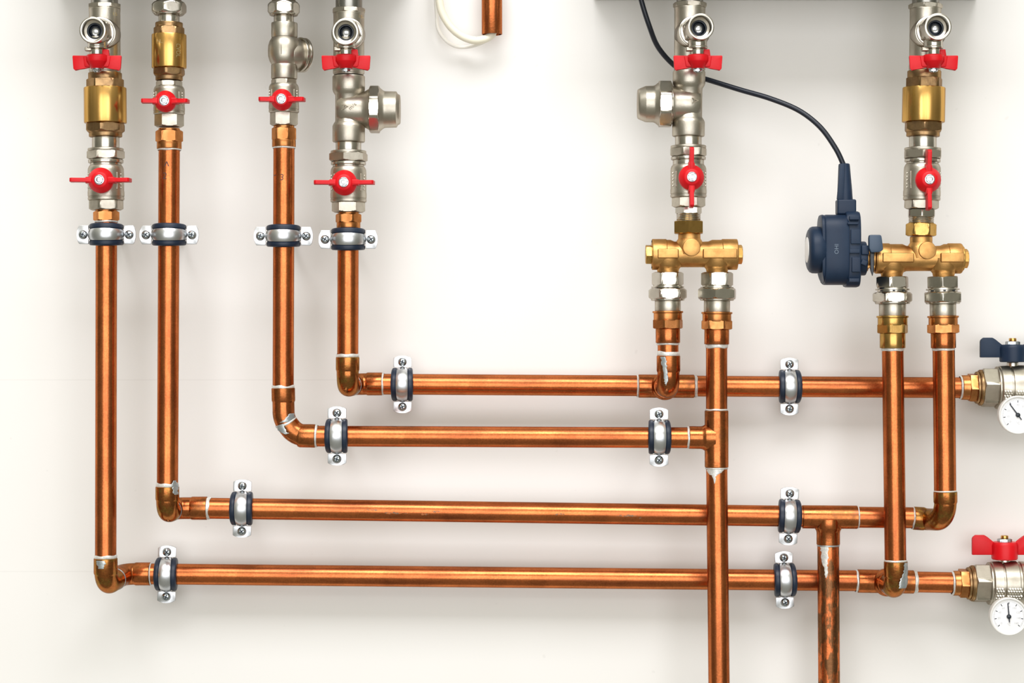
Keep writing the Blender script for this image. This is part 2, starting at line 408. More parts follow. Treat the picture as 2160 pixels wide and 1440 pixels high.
# ------------------------------------------------------------------ generic builders
def frame_up(c, a, w):
    a = a.normalized(); w = (w - a * w.dot(a)).normalized(); return a, w, a.cross(w)
def handle(root, c, a, w, L=65, rh=26, m='plastic_red', base=-14, tongue=True, stem_to=None, scale=1.0, bolt='zinc_screw'):
    """butterfly handle: c = centre, a = axis pointing to the bolt, w = wing direction; px sizes"""
    a, w, s = frame_up(c, a, w)
    ax = GA(c, a, PX, w)
    s_ = scale
    bm = turned(ax, P((base, rh * .86), (base + 1.5, rh * .97), (base + 3, rh), (-1 * s_, rh), (.5 * s_, rh * .97), (13 * s_, rh * .64), (14.5 * s_, rh * .56)))
    for sg in (1, -1):
        pts = [(rh * .3 * sg, -12 * s_), (L * sg, -12.5 * s_), (L * sg + .8 * sg, -10 * s_), (L * sg - 1 * sg, 15 * s_), (L * sg - 5 * sg, 19 * s_), (rh * 1.2 * sg, 13.5 * s_), (rh * .5 * sg, 12 * s_)]
        if sg < 0: pts = pts[::-1]
        prism(bm, pts, c, w, a, s, 8.5, 1.6)
        # thicker web where the wing leaves the hub
        pts = [(rh * .3 * sg, -11.5 * s_), (rh * 1.28 * sg, -11.5 * s_), (rh * 1.12 * sg, 11 * s_), (rh * .4 * sg, 12 * s_)]
        if sg < 0: pts = pts[::-1]
        prism(bm, pts, c, w, a, s, 13, 2)
    if tongue:
        prism(bm, [(8, base - 11), (24, base - 11), (26, base + 4), (8, base + 4)], c, w, a, s, 12, 1.2)
    h = root.part('handle', bm, m, label='red butterfly handle' if m == 'plastic_red' else 'dark navy butterfly handle')
    b2 = turned(ax, R(13 * s_, 16 * s_, 10.5, b=.8), H(15.5 * s_, 21 * s_, 8.5, 10, c=1.2), R(20.5 * s_, 22.5 * s_, 5.5, b=.6))
    root.part('bolt', b2, bolt, h, label='hexagonal steel bolt')
    if stem_to is not None:
        d = (Vector(stem_to) - c).length / PX
        root.part('stem', turned(ax, R(-d, base + 2, 13, b=.5), R(base - 9, base - 2, 17, b=1)), 'nickel_smooth')
    return h
def solder(root, parent, ax, t, r, w=5, seed=0, skew=0, blob=2.0, m='solder'):
    return root.part('solder_joint', solder_bm(ax, t, r, w, seed, skew, blob), m, parent, label='pale solder ring')
def pipe(label, ax, t0, t1, r=22.3, m='copper_v', name='copper_pipe', group='bare copper pipes', cat='pipe'):
    bm = turned(ax, P((t0, r - .5), (t0 + .6, r), (t1 - .6, r), (t1, r - .5)))
    return single(name, bm, m, ax.pt(t0), label, cat, group)

def drain_body(cx0, cx1, ytop, ybot, tip, base_x, tipr, hx, label, marking=None, wleft=None, rotd=8, group='drain valves at the top of the columns'):
    """vertical pass-through body with a boiler drain cock pointing at the viewer and a red handle hanging below it"""
    ax = VA(cx0, 0, cx1, 160)
    t = Root('drain_valve', ax.pt(80), label, 'valve', group)
    t.part('pipe_stub', turned(ax, R(-62, ytop + 1, 28)), 'steel_grey', label='dull steel pipe stub')
    body = t.part('valve_body', turned(ax, H(ytop - 10, ytop, 35, 12, n=8, c=1.5), R(ytop - 1, ytop + 5, 33), P((ytop + 4, 33), (ytop + 8, 32.6), (ybot - 8, 32.6), (ybot, 31.5)),
        R(ybot - 16, ybot - 2, 33.2, b=2)), 'nickel')
    yt = YF - 118 * PX
    pt = W(tip[0], tip[1], yt); pb = W(base_x, 74, YF)
    a2 = Axis(pb, pt, 0, 100, PX, up=(0, 0, 1)); ln = (pt - pb).length / PX
    sc1 = 100 / ln
    t.part('drain_outlet', turned(a2, R(0, 52 * sc1, 34, b=3), R(50 * sc1, 58 * sc1, 31, b=1), R(57 * sc1, 62 * sc1, 25)), 'nickel_smooth')
    lip = tubehole(a2, 84 * sc1, 100, tipr, 21.5, 1.6)
    hx_ = bmesh.new(); st_ = math.pi / 3; ap_ = 27.6 * .955
    f_ = lambda th, lim: min(ap_ / math.cos((th - math.radians(rotd)) % st_ - st_ / 2), lim)
    rings(hx_, a2, [(60 * sc1, lambda th: f_(th, 27)), (63 * sc1, lambda th: f_(th, 99)), (88 * sc1, lambda th: f_(th, 99)), (90 * sc1, lambda th: f_(th, 27)), (90 * sc1, 20.8), (62 * sc1, 20.8)], n=72, cap=False)
    t.part('outlet_hex', hx_, 'nickel_smooth')
    t.part('outlet_lip', lip, 'nickel_smooth')
    # the bore: a dark seal ring with the chrome ball inside
    bm = bmesh.new(); rings(bm, a2, [(84, 21.5), (82.5, 18), (82, 16.6), (78, 16.4)], cap=False)
    t.part('outlet_seat', bm, 'nickel')
    bm = bmesh.new(); rings(bm, a2, [(80, 16.8), (82.6, 16.2), (82.8, 15.2), (81, 13.6), (74, 13.2), (60, 13.2)], cap=False)
    t.part('seal_ring', bm, 'seal_black', label='black seal ring inside the outlet')
    bm = bmesh.new(); bmesh.ops.create_uvsphere(bm, u_segments=32, v_segments=20, radius=14.5 * PX)
    bmesh.ops.translate(bm, verts=bm.verts, vec=a2.pt(69)); t.part('valve_ball', bm, 'chrome', label='shiny steel ball in the bore')
    yh = YF - 74 * PX
    c = W(hx, 130, yh)
    g = Axis(W(hx, 92, yh), W(hx, 116, yh), 92, 116, PX)
    t.part('stem', turned(g, R(78, 101, 19), R(98, 103, 20, b=.8), R(101, 118, 14)), 'nickel_smooth')
    gb = bmesh.new(); box(gb, W(hx - 18, 104, yh), 7 * PX, 8 * PX, 4 * PX, bev=.0008); t.part('stop_lug', gb, 'nickel')
    handle(t, c, Vector((0, 0, -1)), Vector((1, 0, 0)), L=50, rh=22.5, base=-14)
    if marking: text_on(t, body, marking[0], marking[1], marking[2], marking[3], cx0, 32.6, 'engraved_light', name='cast_marking')
    return t
def nipple(cx, y0, y1, r, label, m='nickel_smooth'):
    ax = VA(cx, y0 - 5, cx, y1 + 5)
    bm = turned(ax, R(y0 - 4, y1 + 3, r, b=.6))
    return single('pipe_nipple', bm, m, ax.pt(y0), label, 'fitting', 'short nickel pipe nipples')
def check_valve(ax, ya, r, label, lo='bronze_dark'):
    """ya: top ring, hex, cylinder top, cylinder bottom, hex bottom, ring bottom"""
    a, b, c, d, e_, f = ya
    t = Root('check_valve', ax.pt((a + f) / 2), label, 'valve', 'brass check valves')
    t.part('body', turned(ax, R(c, d, r, b=1.6)), 'brass_polished', label='polished brass cylinder')
    t.part('hex_end', turned(ax, R(a, b + 2, r * .79, b=1.2), H(b, c + 2, r * .885, 22, c=2.5)), lo, label='dull bronze hexagonal top end')
    t.part('hex_end', turned(ax, H(d - 2, e_, r * .845, 4, c=5), R(e_ - 2, f, r * .78, b=1.5)), 'bronze_dark' if lo == 'bronze_dark' else lo, label='dull bronze hexagonal lower end')
    return t
def union_valve(ax, y, r, hc, label, vertical=False, rots=(14, 5), group='ball valves with red handles', small=False, L=None):
    """y = nut top, nut bottom, body top, body bottom, hex bottom"""
    n0, n1, b0, b1, h1 = y
    t = Root('ball_valve', ax.pt((b0 + b1) / 2), label, 'valve', group)
    if not small:
        t.part('union_nut', turned(ax, R(n0, n0 + 6, r * .98, b=1.5), H(n0 + 4, n0 + 23, r * 1.03, rots[0], c=3)), 'nickel')
        t.part('collar', turned(ax, R(n0 + 22, n0 + 25, r * .80, b=.5), R(n0 + 24, n1, r * .96, b=1), R(n1 - 1, b0 + 4, r * .86, b=1)), 'nickel_smooth')
        # wrench notches in the collar: their shade painted on as dark blocks
        for th in (-.62, .75):
            nb = bmesh.new(); p = ax.at(n0 + 27.5, th, r * .955)
            dr = (p - ax.pt(n0 + 27.5)).normalized()
            box(nb, p, 3 * PX, 1.2 * PX, 2.6 * PX, rot=dr.to_track_quat('-Y', 'Z').to_matrix(), bev=.0002); t.part('notch_shade', nb, 'engraved')
    else:
        t.part('hex_end', turned(ax, H(n0, n1 + 3, r * .86, rots[0], c=2)), 'nickel')
    hgt = b1 - b0
    body = turned(ax, P((b0, r * .86), (b0 + hgt * .05, r * .93), (b0 + hgt * .11, r * .975), (b0 + hgt * .18, r * .985), (b0 + hgt * .72, r * .985), (b0 + hgt * .76, r * 1.0),
                        (b0 + hgt * .88, r), (b0 + hgt * .89, r * .97), (b0 + hgt * .91, r * .97), (b0 + hgt * .92, r), (b1 - 1.5, r * .99), (b1, r * .93)))
    for sg in (-1, 1):   # cast ribs either side of the handle
        o = r * .74 * sg; p = ax.pt(b0 + hgt * .46) + Vector((o * PX, -math.sqrt(r * r - o * o) * PX * .96, 0))
        box(body, p, 1.3 * PX, 2.4 * PX, hgt * .24 * PX, bev=.0006)
        for q in range(5):
            o = r * .90 * sg; p = ax.pt(b0 + hgt * (.27 + .095 * q)) + Vector((o * PX, -math.sqrt(r * r - o * o) * PX * .97, 0))
            box(body, p, 1.8 * PX, 1.6 * PX, 1.3 * PX, rot=Matrix.Rotation(.5 * (q % 2) - .3, 3, 'Y'), bev=.0003)
    t.part('valve_body', body, 'nickel')
    t.part('hex_end', turned(ax, H(b1 - 2, h1, r * .92, rots[1], c=3)), 'nickel')
    yh = YF - 62 * PX
    c = W(hc[0], hc[1], yh)
    w = Vector((0, 0, 1)) if vertical else Vector((1, 0, 0))
    handle(t, c, Vector((0, -1, 0)), w, L=L or 63, rh=26.5 if not small else 22.5, base=-12, tongue=False,
           stem_to=(c.x, YF - 20 * PX, c.z), scale=.95)
    return t
def copper_adapter(ax, y, w, r, label, rot=18, seed=1, ring=True):
    y0, y1, y2 = y
    t = Root('threaded_adapter', ax.pt(y1), label, 'fitting', 'bronze hexagonal pipe adapters')
    b = t.part('hex_nut', turned(ax, R(y0 - 4, y0 + 1, r * .86, b=.5), H(y0, y1, w, rot, c=2.5)), 'bronze', label='bronze hexagon')
    if y2 > y1: t.part('sleeve', turned(ax, R(y1 - 1, y2, r, b=1)), 'bronze')
    solder(t, None, ax, y2 + 1.5, r * .93, 4, seed)
    return t

# clamp: pipe along local z, front -y, tabs +-x
def clamp_meshes():
    out = {}
    k = PX
    def ringmesh(ri, prof, hfun, th0=0, th1=2 * math.pi, n=64):
        """prof: list of (f, r) with z = f * hfun(theta)"""
        bm = bmesh.new(); closed = abs(th1 - th0 - 2 * math.pi) < 1e-6; prev = None; first = None
        m = n if closed else n + 1
        for i in range(m):
            th = th0 + (th1 - th0) * i / n
            d = Vector((math.sin(th), -math.cos(th), 0)); h = hfun(th)
            ring = [bm.verts.new((d * r + Vector((0, 0, f * h))) * k) for f, r in prof]
            if prev:
                for j in range(len(prof)): bm.faces.new((prev[j], prev[(j + 1) % len(prof)], ring[(j + 1) % len(prof)], ring[j]))
            else: first = ring
            prev = ring
        if closed:
            for j in range(len(prof)): bm.faces.new((prev[j], prev[(j + 1) % len(prof)], first[(j + 1) % len(prof)], first[j]))
        else: bm.faces.new(first); bm.faces.new(prev)
        return bm
    hr = lambda th: 22.0 + 2.2 * math.cos(th)
    prof = [(-1, 22.7), (-1, 33), (-.95, 35), (-.88, 36), (-.62, 36), (-.56, 34.3), (.56, 34.3), (.62, 36), (.88, 36), (.95, 35), (1, 33), (1, 22.7)]
    out['rubber_lining'] = (ringmesh(22.7, prof, hr), 'rubber')
    def strap(front):
        hb = (lambda th: 8.2 + 4.6 * abs(math.cos(th)) ** .8)
        prof = [(-1, 34.4), (-1, 36), (-.8, 37.2), (-.4, 38.4), (0, 38.8), (.4, 38.4), (.8, 37.2), (1, 36), (1, 34.4)]
        a = math.radians(86)
        bm = ringmesh(0, prof, hb, -a, a) if front else ringmesh(0, prof, hb, math.pi - a, math.pi + a)
        yy = -1.7 if front else 1.7
        for sg in (-1, 1):
            pts = [(36.5, -8), (38.5, -13), (37.5, -19.5), (57, -19.5), (60, -14), (61.6, -7), (62.2, 0), (61.6, 7), (60, 14), (57, 19.5), (37.5, 19.5), (38.5, 13), (36.5, 8)]
            pts = [(x * sg, z) for x, z in pts]
            if sg < 0: pts = pts[::-1]
            prism(bm, pts, (0, yy * k, 0), Vector((1, 0, 0)), Vector((0, 0, 1)), Vector((0, 1, 0)), 2.6, .5)
        return bm
    out['front_strap'] = (strap(True), 'zinc'); out['back_strap'] = (strap(False), 'zinc')
    return out
def finish(name, bm, m, smooth=40):
    bmesh.ops.recalc_face_normals(bm, faces=bm.faces)
    me = bpy.data.meshes.new(name); bm.to_mesh(me); bm.free()
    me.polygons.foreach_set('use_smooth', [True] * len(me.polygons)); me.set_sharp_from_angle(angle=math.radians(smooth))
    me.materials.append(M[m]); return me
CL = {k_: finish(k_, b, m) for k_, (b, m) in clamp_meshes().items()}
def screw_mesh():
    ax = GA((0, 0, 0), (0, -1, 0))
    bm = turned(ax, P((1, 9.4), (3.2, 9.2), (5.2, 8.0), (6.6, 6.0), (7.2, 4.2), (7.4, 3.2)), R(-9, 1, 4.5)); return finish('screw', bm, 'zinc_screw')
def cross_mesh():  # raised dark cross, painted as the shade inside a screw slot
    bm = bmesh.new()
    for a in (0, math.pi / 2):
        box(bm, (0, -6.6 * PX, 0), 5.3 * PX, 1.1 * PX, 1.15 * PX, rot=Matrix.Rotation(a, 3, 'Y'))
    for a in (math.pi / 4,):
        box(bm, (0, -6.6 * PX, 0), 2.4 * PX, 1.15 * PX, 2.4 * PX, rot=Matrix.Rotation(a, 3, 'Y'))
    return finish('cross_shade', bm, 'recess_shade')
SCREW, CROSS = screw_mesh(), cross_mesh()
def rod_mesh(depth):
    ax = GA((0, 0, 0), (0, 1, 0)); L = depth / PX
    bm = turned(ax, H(37, 45, 12, 0, c=1.5), T(40, L - 3, 7, 2.4, .8), R(L - 5, L - .3, 8.5, b=.8)) if L > 48 else turned(ax, R(37, L - .3, 8, b=.5))
    return finish('mounting_stud', bm, 'zinc')
def clamp(px, py, y, label, horizontal=False, tilt=0, srot=(10, 50)):
    e_ = bpy.data.objects.new('pipe_clamp', None); COL.objects.link(e_); e_.empty_display_size = .01
    e_['label'] = label; e_['category'] = 'clamp'; e_['group'] = 'rubber-lined pipe clamps'
    e_.location = W(px, py, y)
    e_.rotation_euler = (0, math.radians((90 if horizontal else 0) + tilt), 0)
    for nm in ('rubber_lining', 'front_strap', 'back_strap'):
        o = bpy.data.objects.new(nm, CL[nm]); COL.objects.link(o); o.parent = e_
        if nm == 'rubber_lining': o['label'] = 'dark navy rubber lining'
    r = bpy.data.objects.new('mounting_stud', rod_mesh(-y)); COL.objects.link(r); r.parent = e_
    for sg, sr in zip((-1, 1), srot):
        s = bpy.data.objects.new('screw', SCREW); COL.objects.link(s); s.parent = e_
        s.location = (48.5 * PX * sg, -3 * PX, 0); s.rotation_euler = (0, math.radians(sr), 0)
        c = bpy.data.objects.new('cross_shade', CROSS); COL.objects.link(c); c.parent = s
    return e_

def elbow(pts, radii, socks, label, m='copper_fit', rb=23.4, rs=24.9, group='copper elbow fittings', k=PX, cat='elbow', solders=()):
    """pts: world centreline; socks: list of (p_from, p_to) straight socket sleeves"""
    t = Root('elbow_fitting', pts[0], label, cat, group)
    bm = bmesh.new(); sweep(bm, fillet(pts, [r * PX for r in radii], 14), rb * k, n=44)
    b = t.part('bend', bm, m, smooth=60)
    for i, (a, c) in enumerate(socks):
        a, c = Vector(a), Vector(c); ln = (c - a).length / k
        ax = Axis(a, c, 0, ln, k)
        # outer (open) end at t=0, tapering to the bend at t=ln
        s = t.part('socket', turned(ax, P((0, rs - .8), (.8, rs), (ln - 4, rs), (ln - .5, rb + .2), (ln + 1, rb - .6))), m)
        if i < len(solders) and solders[i]:
            w, seed, skew, blob = solders[i]
            t.part('solder_joint', solder_bm(ax, -w * .35, 22.9, w, seed, skew, blob), 'solder', s, label='pale solder ring')
    return t

# ------------------------------------------------------------------ column A (x 225)
drain_body(220.5, 221.5, 19, 154, (195, 63.5), 222, 27.5, 205, 'leftmost nickel drain valve, hexagonal spout and red handle over large brass check valve', ('15', 246, 33, 9))
axA = VA(221.5, 150, 224.3, 470)
check_valve(axA, (154, 166, 185, 260, 280, 289), 44.5, 'large gold brass check valve on the leftmost column, under red handle')
nipple(223, 289, 313, 28.6, 'short nickel nipple under the large leftmost brass check valve')
union_valve(axA, (313, 344, 348, 423, 443), 38.2, (212, 380), 'leftmost large ball valve, horizontal red handle above bronze nut and first clamp', rots=(18, 12))
copper_adapter(axA, (445, 466, 466), 27.3, 25.5, 'bronze nut between leftmost ball valve and the first clamp', rot=25, seed=3)
axAp = VA(224.5, 466, 222.8, 1240)
pipe('long leftmost vertical copper pipe from the first clamp to the lowest elbow', axAp, 462, 1190)
clamp(224.5, 495, YF, 'leftmost clamp on the vertical pipes, just under a bronze nut', srot=(20, 60))

# ------------------------------------------------------------------ column B (x 357)
axB = VA(356.5, 0, 357, 320)
t = Root('union_nut', axB.pt(20), 'nickel hexagonal nut above the small brass check valve', 'fitting', 'nickel nuts at the top edge')
t.part('threaded_end', turned(axB, R(-64, 2, 25), T(0, 8, 27, 4, 2)), 'nickel_smooth'); t.part('nut', turned(axB, H(5, 30, 35, 8, c=6), R(27, 32, 31, b=3)), 'nickel_smooth')
nipple(356.5, 31, 48, 22.3, 'thin nickel nipple on top of the small brass check valve')
check_valve(axB, (48, 57, 73, 144, 161, 170), 36.5, 'small gold brass check valve on the second column, engraved N')
o_ = [o for o in COL.objects if o.name.startswith('check_valve')][-1]
rB = Root.__new__(Root); rB.o = o_; rB.loc = o_.location.copy()
bodyB = [c for c in o_.children if c.name.startswith('body')][0]
text_on(rB, bodyB, 'N..', 343, 92, 11, 356.5, 36.6, 'engraved_light', name='engraving')
text_on(rB, bodyB, 'CVOL', 380, 110, 11, 356.5, 36.6, 'engraved_light', rot=-math.pi / 2, name='engraving')
union_valve(axB, (171, 180, 182, 242, 268), 33, (348.5, 213.5), 'small ball valve with horizontal red handle under the small brass check valve', small=True, rots=(28, 20), L=49)
copper_adapter(axB, (275, 300, 314), 29, 26, 'bronze hexagonal adapter at the top of the second copper pipe', rot=24, seed=5)
axBp = VA(357, 310, 353, 1090)
pB = pipe('second vertical copper pipe from left, handwritten 2 near its top', axBp, 308, 1040)
rp_ = Root.__new__(Root); rp_.o = pB; rp_.loc = pB.location.copy()
text_on(rp_, pB, '2', 351, 373, 20, 357, 22.4, 'marker_black', rot=-.12, name='handwriting', label='handwritten 2')
text_on(rp_, pB, '^', 355, 352, 26, 357, 22.4, 'marker_black', rot=-.05, name='handwriting', label='faint pen stroke')
clamp(357, 495.5, YF, 'clamp on the pipe marked 2, second on the vertical pipes', srot=(35, 12))

# ------------------------------------------------------------------ column C (x 598)
axC = VA(598.5, 0, 599, 320)
t = Root('union_nut', axC.pt(20), 'nickel hexagonal nut above the round-bodied check valve', 'fitting', 'nickel nuts at the top edge')
t.part('threaded_end', turned(axC, R(-64, 2, 24), T(0, 8, 26, 4, 2)), 'nickel_smooth'); t.part('nut', turned(axC, H(5, 31, 34, 22, c=6), R(28, 33, 30, b=3)), 'nickel_smooth')
nipple(598.5, 33, 48, 21, 'thin nickel nipple above the round-bodied check valve')
t = Root('strainer_valve', axC.pt(108), 'nickel round-bodied valve with angled side cap, above small red handle', 'valve')
t.part('valve_body', turned(VA(600, 40, 599.5, 170), R(48, 80, 27.6, b=2), P((76, 24), (82, 28), (88, 31.5), (97, 34), (108, 34.6), (119, 34), (128, 31.5), (134, 28.5), (139, 25)), R(136, 167, 27.6, b=2)), 'nickel')
cC = W(604, 113, YF); aC = GA(cC, (.80, .60, 0), PX, (0, 0, 1))
t.part('side_branch', turned(aC, R(0, 30, 32, b=1)), 'nickel')
t.part('cap', turned(aC, R(30, 36, 37, b=1.5), R(39, 45, 36.5, b=2.5), R(35, 41, 34, b=.3)), 'nickel_smooth')
t.part('seam', turned(VA(596, 82, 596, 132), P((84, .8), (108, .8), (132, .8))), 'nickel')  # refined below
seam = [c for c in t.o.children if c.name.startswith('seam')][0]
bpy.data.objects.remove(seam)
bm = bmesh.new(); sweep(bm, [W(597, 108, YF) + Vector((0, -math.cos(a) * 34.8 * PX, math.sin(a) * 34.8 * PX)) for a in [x * .08 for x in range(-9, 10)]], .9 * PX, n=8)
t.part('casting_seam', bm, 'nickel')
union_valve(axC, (167, 176, 177, 238, 265), 32, (594.5, 210), 'small ball valve with horizontal red handle under the round-bodied valve', small=True, rots=(38, 30), L=48)
copper_adapter(axC, (269, 296, 310), 26.5, 25, 'bronze hexagonal adapter at the top of the third copper pipe', rot=33, seed=7)
axCp = VA(599, 310, 597.3, 830)
pC = pipe('third vertical copper pipe from left, handwritten 3 near its top', axCp, 306, 826)
rp_.o = pC; rp_.loc = pC.location.copy()
text_on(rp_, pC, '3', 597, 376, 19, 599, 22.4, 'marker_black', rot=-.1, name='handwriting', label='handwritten 3')
text_on(rp_, pC, '-', 581, 369, 19, 599, 22.4, 'marker_black', rot=.1, name='handwriting', label='faint pen stroke')
clamp(598, 498, YF, 'clamp on the pipe marked 3, third on the vertical pipes', srot=(15, 40))

# ------------------------------------------------------------------ column D (x 735)
def filter_body(cx, side, yc, y, nut, cap, label, marks, m='nickel'):
    """angle strainer: collars y = (top0, top1, bottom0, bottom1); side branch at yc with union nut and domed cap"""
    ax = VA(cx[0], y[0], cx[1], y[3]); t = Root('strainer', ax.pt(yc), label, 'strainer', 'nickel angle strainers')
    b = turned(ax, R(y[0], y[1] - 3, 34.3, b=2.5), P((y[1] - 5, 34), (y[1] - 1, 33), (y[1] + 3, 30.5), (y[1] + 6, 28.5), (y[2] - 6, 28.5), (y[2] - 3, 30.5), (y[2] + 1, 33), (y[2] + 4, 34)), R(y[2] + 2, y[3], 34.3, b=2.5))
    c = W((cx[0] + cx[1]) / 2, yc, YF); s = Axis(c, c + Vector((100 * PX * side, 0, 0)), 0, 100, PX)
    turned(s, P((-24, 26), (-14, 33), (0, 36), (20, 36), (28, 36.5), (34, 38), (39, 41), (44, 44)), bm=b)
    body = t.part('body', b, m)
    n0, n1 = nut; c0, c1, c2 = cap
    t.part('union_nut', turned(s, R(n0 - 2, n0, 43, b=.3), H(n0, n1, 48.5, 20, n=8, c=2.5)), 'nickel_smooth')
    t.part('cap', turned(s, P((n1 - 1, 46), (n1 + 2, 44), (n1 + 7, 40), (c0, 38.5), (c1 - 1, 38), (c1, 37.6), (c2 - 5, 33), (c2 - 1, 31), (c2, 29.5))), m)
    for mk in marks:
        text_on(t, body, mk[0], mk[1], mk[2], mk[3], yc, 36.2, 'engraved', rot=mk[4], horizontal=True, name='cast_marking')
    return t
drain_body(736, 735.5, 28, 158, (728, 67), 737, 27.5, 730, 'nickel drain valve with red handle above the right-facing angle strainer', ('15-', 763, 38, 9), rotd=20)
filter_body((735.6, 735.6), 1, 231, (160, 195, 262, 300), (44, 66), (77, 101, 108.5), 'nickel angle strainer with its cap pointing right, left side of the photo',
            [('A', 729, 229, 22, -math.pi / 2), ('m/s', 746, 228, 13, .75)])
nipple(735, 300, 318, 27, 'short nickel nipple under the right-facing angle strainer')
axD = VA(735, 318, 735.2, 480)
union_valve(axD, (318, 348, 351, 427, 448), 38.3, (726, 385), 'large ball valve with horizontal red handle below the right-facing strainer', rots=(10, 30))
copper_adapter(axD, (451, 470, 482), 28, 25, 'dark bronze nut between the fourth ball valve and its clamp', rot=38, seed=9)
axDp = VA(734.4, 480, 733.4, 820)
pipe('short fourth vertical copper pipe from left, its clamp highest up it', axDp, 478, 762)
clamp(734.5, 505, YF, 'clamp at the head of the shortest of the four left vertical pipes', srot=(30, 55))

# ------------------------------------------------------------------ elbows left
# lowest (A): front -> diagonal back -> right on the lowest line
def deep_elbows(xv, yv, s_top, s_bot, C1, C2, yB, hx0, hx1, hy, lab1, lab2, m1='copper_burnt', m2='copper_fit', sol=((5, 1, 0, 2), None), sol2=None, R1=27):
    P0 = W(xv, s_top, YF); P1 = W(C1[0], C1[1], YF); P2 = W(C2[0], C2[1], yB); P3 = W(hx1, hy, yB)
    mid = P1.lerp(P2, .5)
    e1 = elbow([P0 + Vector((0, 0, -.001)), P1, mid], [R1], [(P0, W(xv, s_bot, YF))], lab1, m1, solders=[sol[0]])
    e2 = elbow([mid, P2, P3], [R1], [(P3, W(hx0, hy, yB))], lab2, m2, solders=[sol2 or (4, 21, 0, 1.5)])
    ax = Axis(P1, P2, 0, 100, PX)
    e2.part('solder_joint', solder_bm(ax, 50, 23.2, 3, 4, 0, 1.5), 'solder_grey', label='grey solder ring between the two elbows')
    return e1, e2
e1, e2 = deep_elbows(222.8, 1233, 1177, 1212, (222.8, 1233), (262, 1210), YB, 283, 317, 1210,
    'lower left corner elbow under the longest vertical pipe, burnt golden brown', 'elbow turning into the lowest horizontal pipe, beside its first clamp',
    sol=((8, 11, 0, 2.2), None), sol2=(3.5, 12, 0, 1))
e1.part('solder_drip', drip_bm(VA(222.8, 1170, 222.8, 1230), 25.1, [(1180, -16, 2), (1186, -15, 4), (1193, -12, 2), (1197, -10, -1)]), 'solder_grey', label='grey solder drip')
e1, e2 = deep_elbows(353, 1081, 1026, 1056, (353, 1081), (366, 1071.5), YM, 402, 437, 1071.5,
    'elbow under the pipe marked 2, with a golden burnt bottom', 'elbow leading into the horizontal pipe third from the top, left end',
    sol=((9, 14, 0, 2.4), None), sol2=(9, 15, 1.5, 2.2), R1=25)
e1.part('solder_drip', drip_bm(VA(353, 1020, 353, 1060), 25.1, [(1012, 16, 21), (1020, 12, 23), (1028, 14, 24), (1038, 15, 24), (1042, 19, 24)]), 'solder_grey', label='grey solder drip')
e1, e2 = deep_elbows(733.3, 814, 753, 783, (733.5, 814), (744, 810), YB, 772, 806, 809.5,
    'elbow under the fourth vertical pipe, its round bottom golden', 'elbow leading into the topmost horizontal pipe, left end',
    sol=((8, 17, 0, 2), None), sol2=(5, 18, 1, 2))
# C: two gentle bends in the front plane
PTS = [W(597.3, 820), W(598.5, 884), W(624, 917), W(664, 919)]
e1 = elbow(PTS, [46, 40], [(W(597.3, 818), W(598, 848)), (W(665, 919.2), W(629, 918.6))], 'elbow under the pipe marked 3, with a slanting solder seam', 'copper_fit', rb=23.2, rs=24.8,
    solders=[(8, 22, 2, 2), (6, 23, 1, 1.6)])
axs = GA(W(602, 888), (.45, 0, -.89)); e1.part('solder_joint', solder_bm(axs, 2, 23.2, 5, 31, 5, 2.2), 'solder', label='curved pale solder seam')
e1.part('solder_drip', drip_bm(VA(598, 840, 602, 915), 24.2, [(872, 14, 22), (878, 8, 23), (885, 0, 22), (890, -8, 14)]), 'solder_grey')
e1.part('solder_drip', drip_bm(VA(598, 880, 612, 925), 24.4, [(892, -19, -2), (900, -17, -2), (908, -12, -1), (914, -4, 4)]), 'solder_grey')

# ------------------------------------------------------------------ horizontal lines
axL1 = HA(806, 810, 2026, 817.5, YB)
pipe('topmost horizontal copper pipe, between its left elbow and the left tee', axL1, 798, 1352, 22.0, 'copper_h')
pipe('topmost horizontal copper pipe, right part running behind two vertical pipes to the navy-handled valve', axL1, 1460, 2032, 22.0, 'copper_h')
axL2 = HA(660, 919.5, 1456, 923, YF)
pipe('second horizontal copper pipe from top, between two clamps', axL2, 656, 1458, 22.0, 'copper_h')
axL3 = HA(430, 1071.5, 1760, 1089.5, YM)
pS = pipe('third horizontal copper pipe from top, scuffed along its middle', axL3, 430, 1700, 22.2, 'copper_h')
rp_.o = pS; rp_.loc = pS.location.copy()
for (sa, sb, so, sw) in ((812, 862, -3, 2.0), (770, 800, 3, 1.2), (888, 905, -5, 2.2), (912, 930, 1, 1.4), (1168, 1190, -1, 1.5), (1300, 1342, -2, 1.8), (1346, 1352, -6, 1.6)):
    rp_.part('scuff_mark', drip_bm(axL3, 22.3, [(sa, so - .4, so + .4), (sa + (sb - sa) * .3, so - sw, so + sw * .7), (sa + (sb - sa) * .7, so - sw * .6, so + sw), (sb, so - .4, so + .4)]), 'scuff', label='dull grey scuff')
axL3b = HA(1700, 1089.5, 1960, 1092, YM)
pipe('short horizontal copper pipe passing behind a vertical pipe to the right-hand elbow', axL3b, 1800, 1935, 22.2, 'copper_h')
axL4 = HA(317, 1210, 1812, 1224.5, YB)
pipe('lowest horizontal copper pipe, the longest one', axL4, 310, 1814, 22.0, 'copper_h')
axL4b = HA(1800, 1224.5, 2016, 1228.5, YB)
pipe('short copper pipe entering the red-handled valve at lower right', axL4b, 1922, 2016, 22.0, 'copper_h')

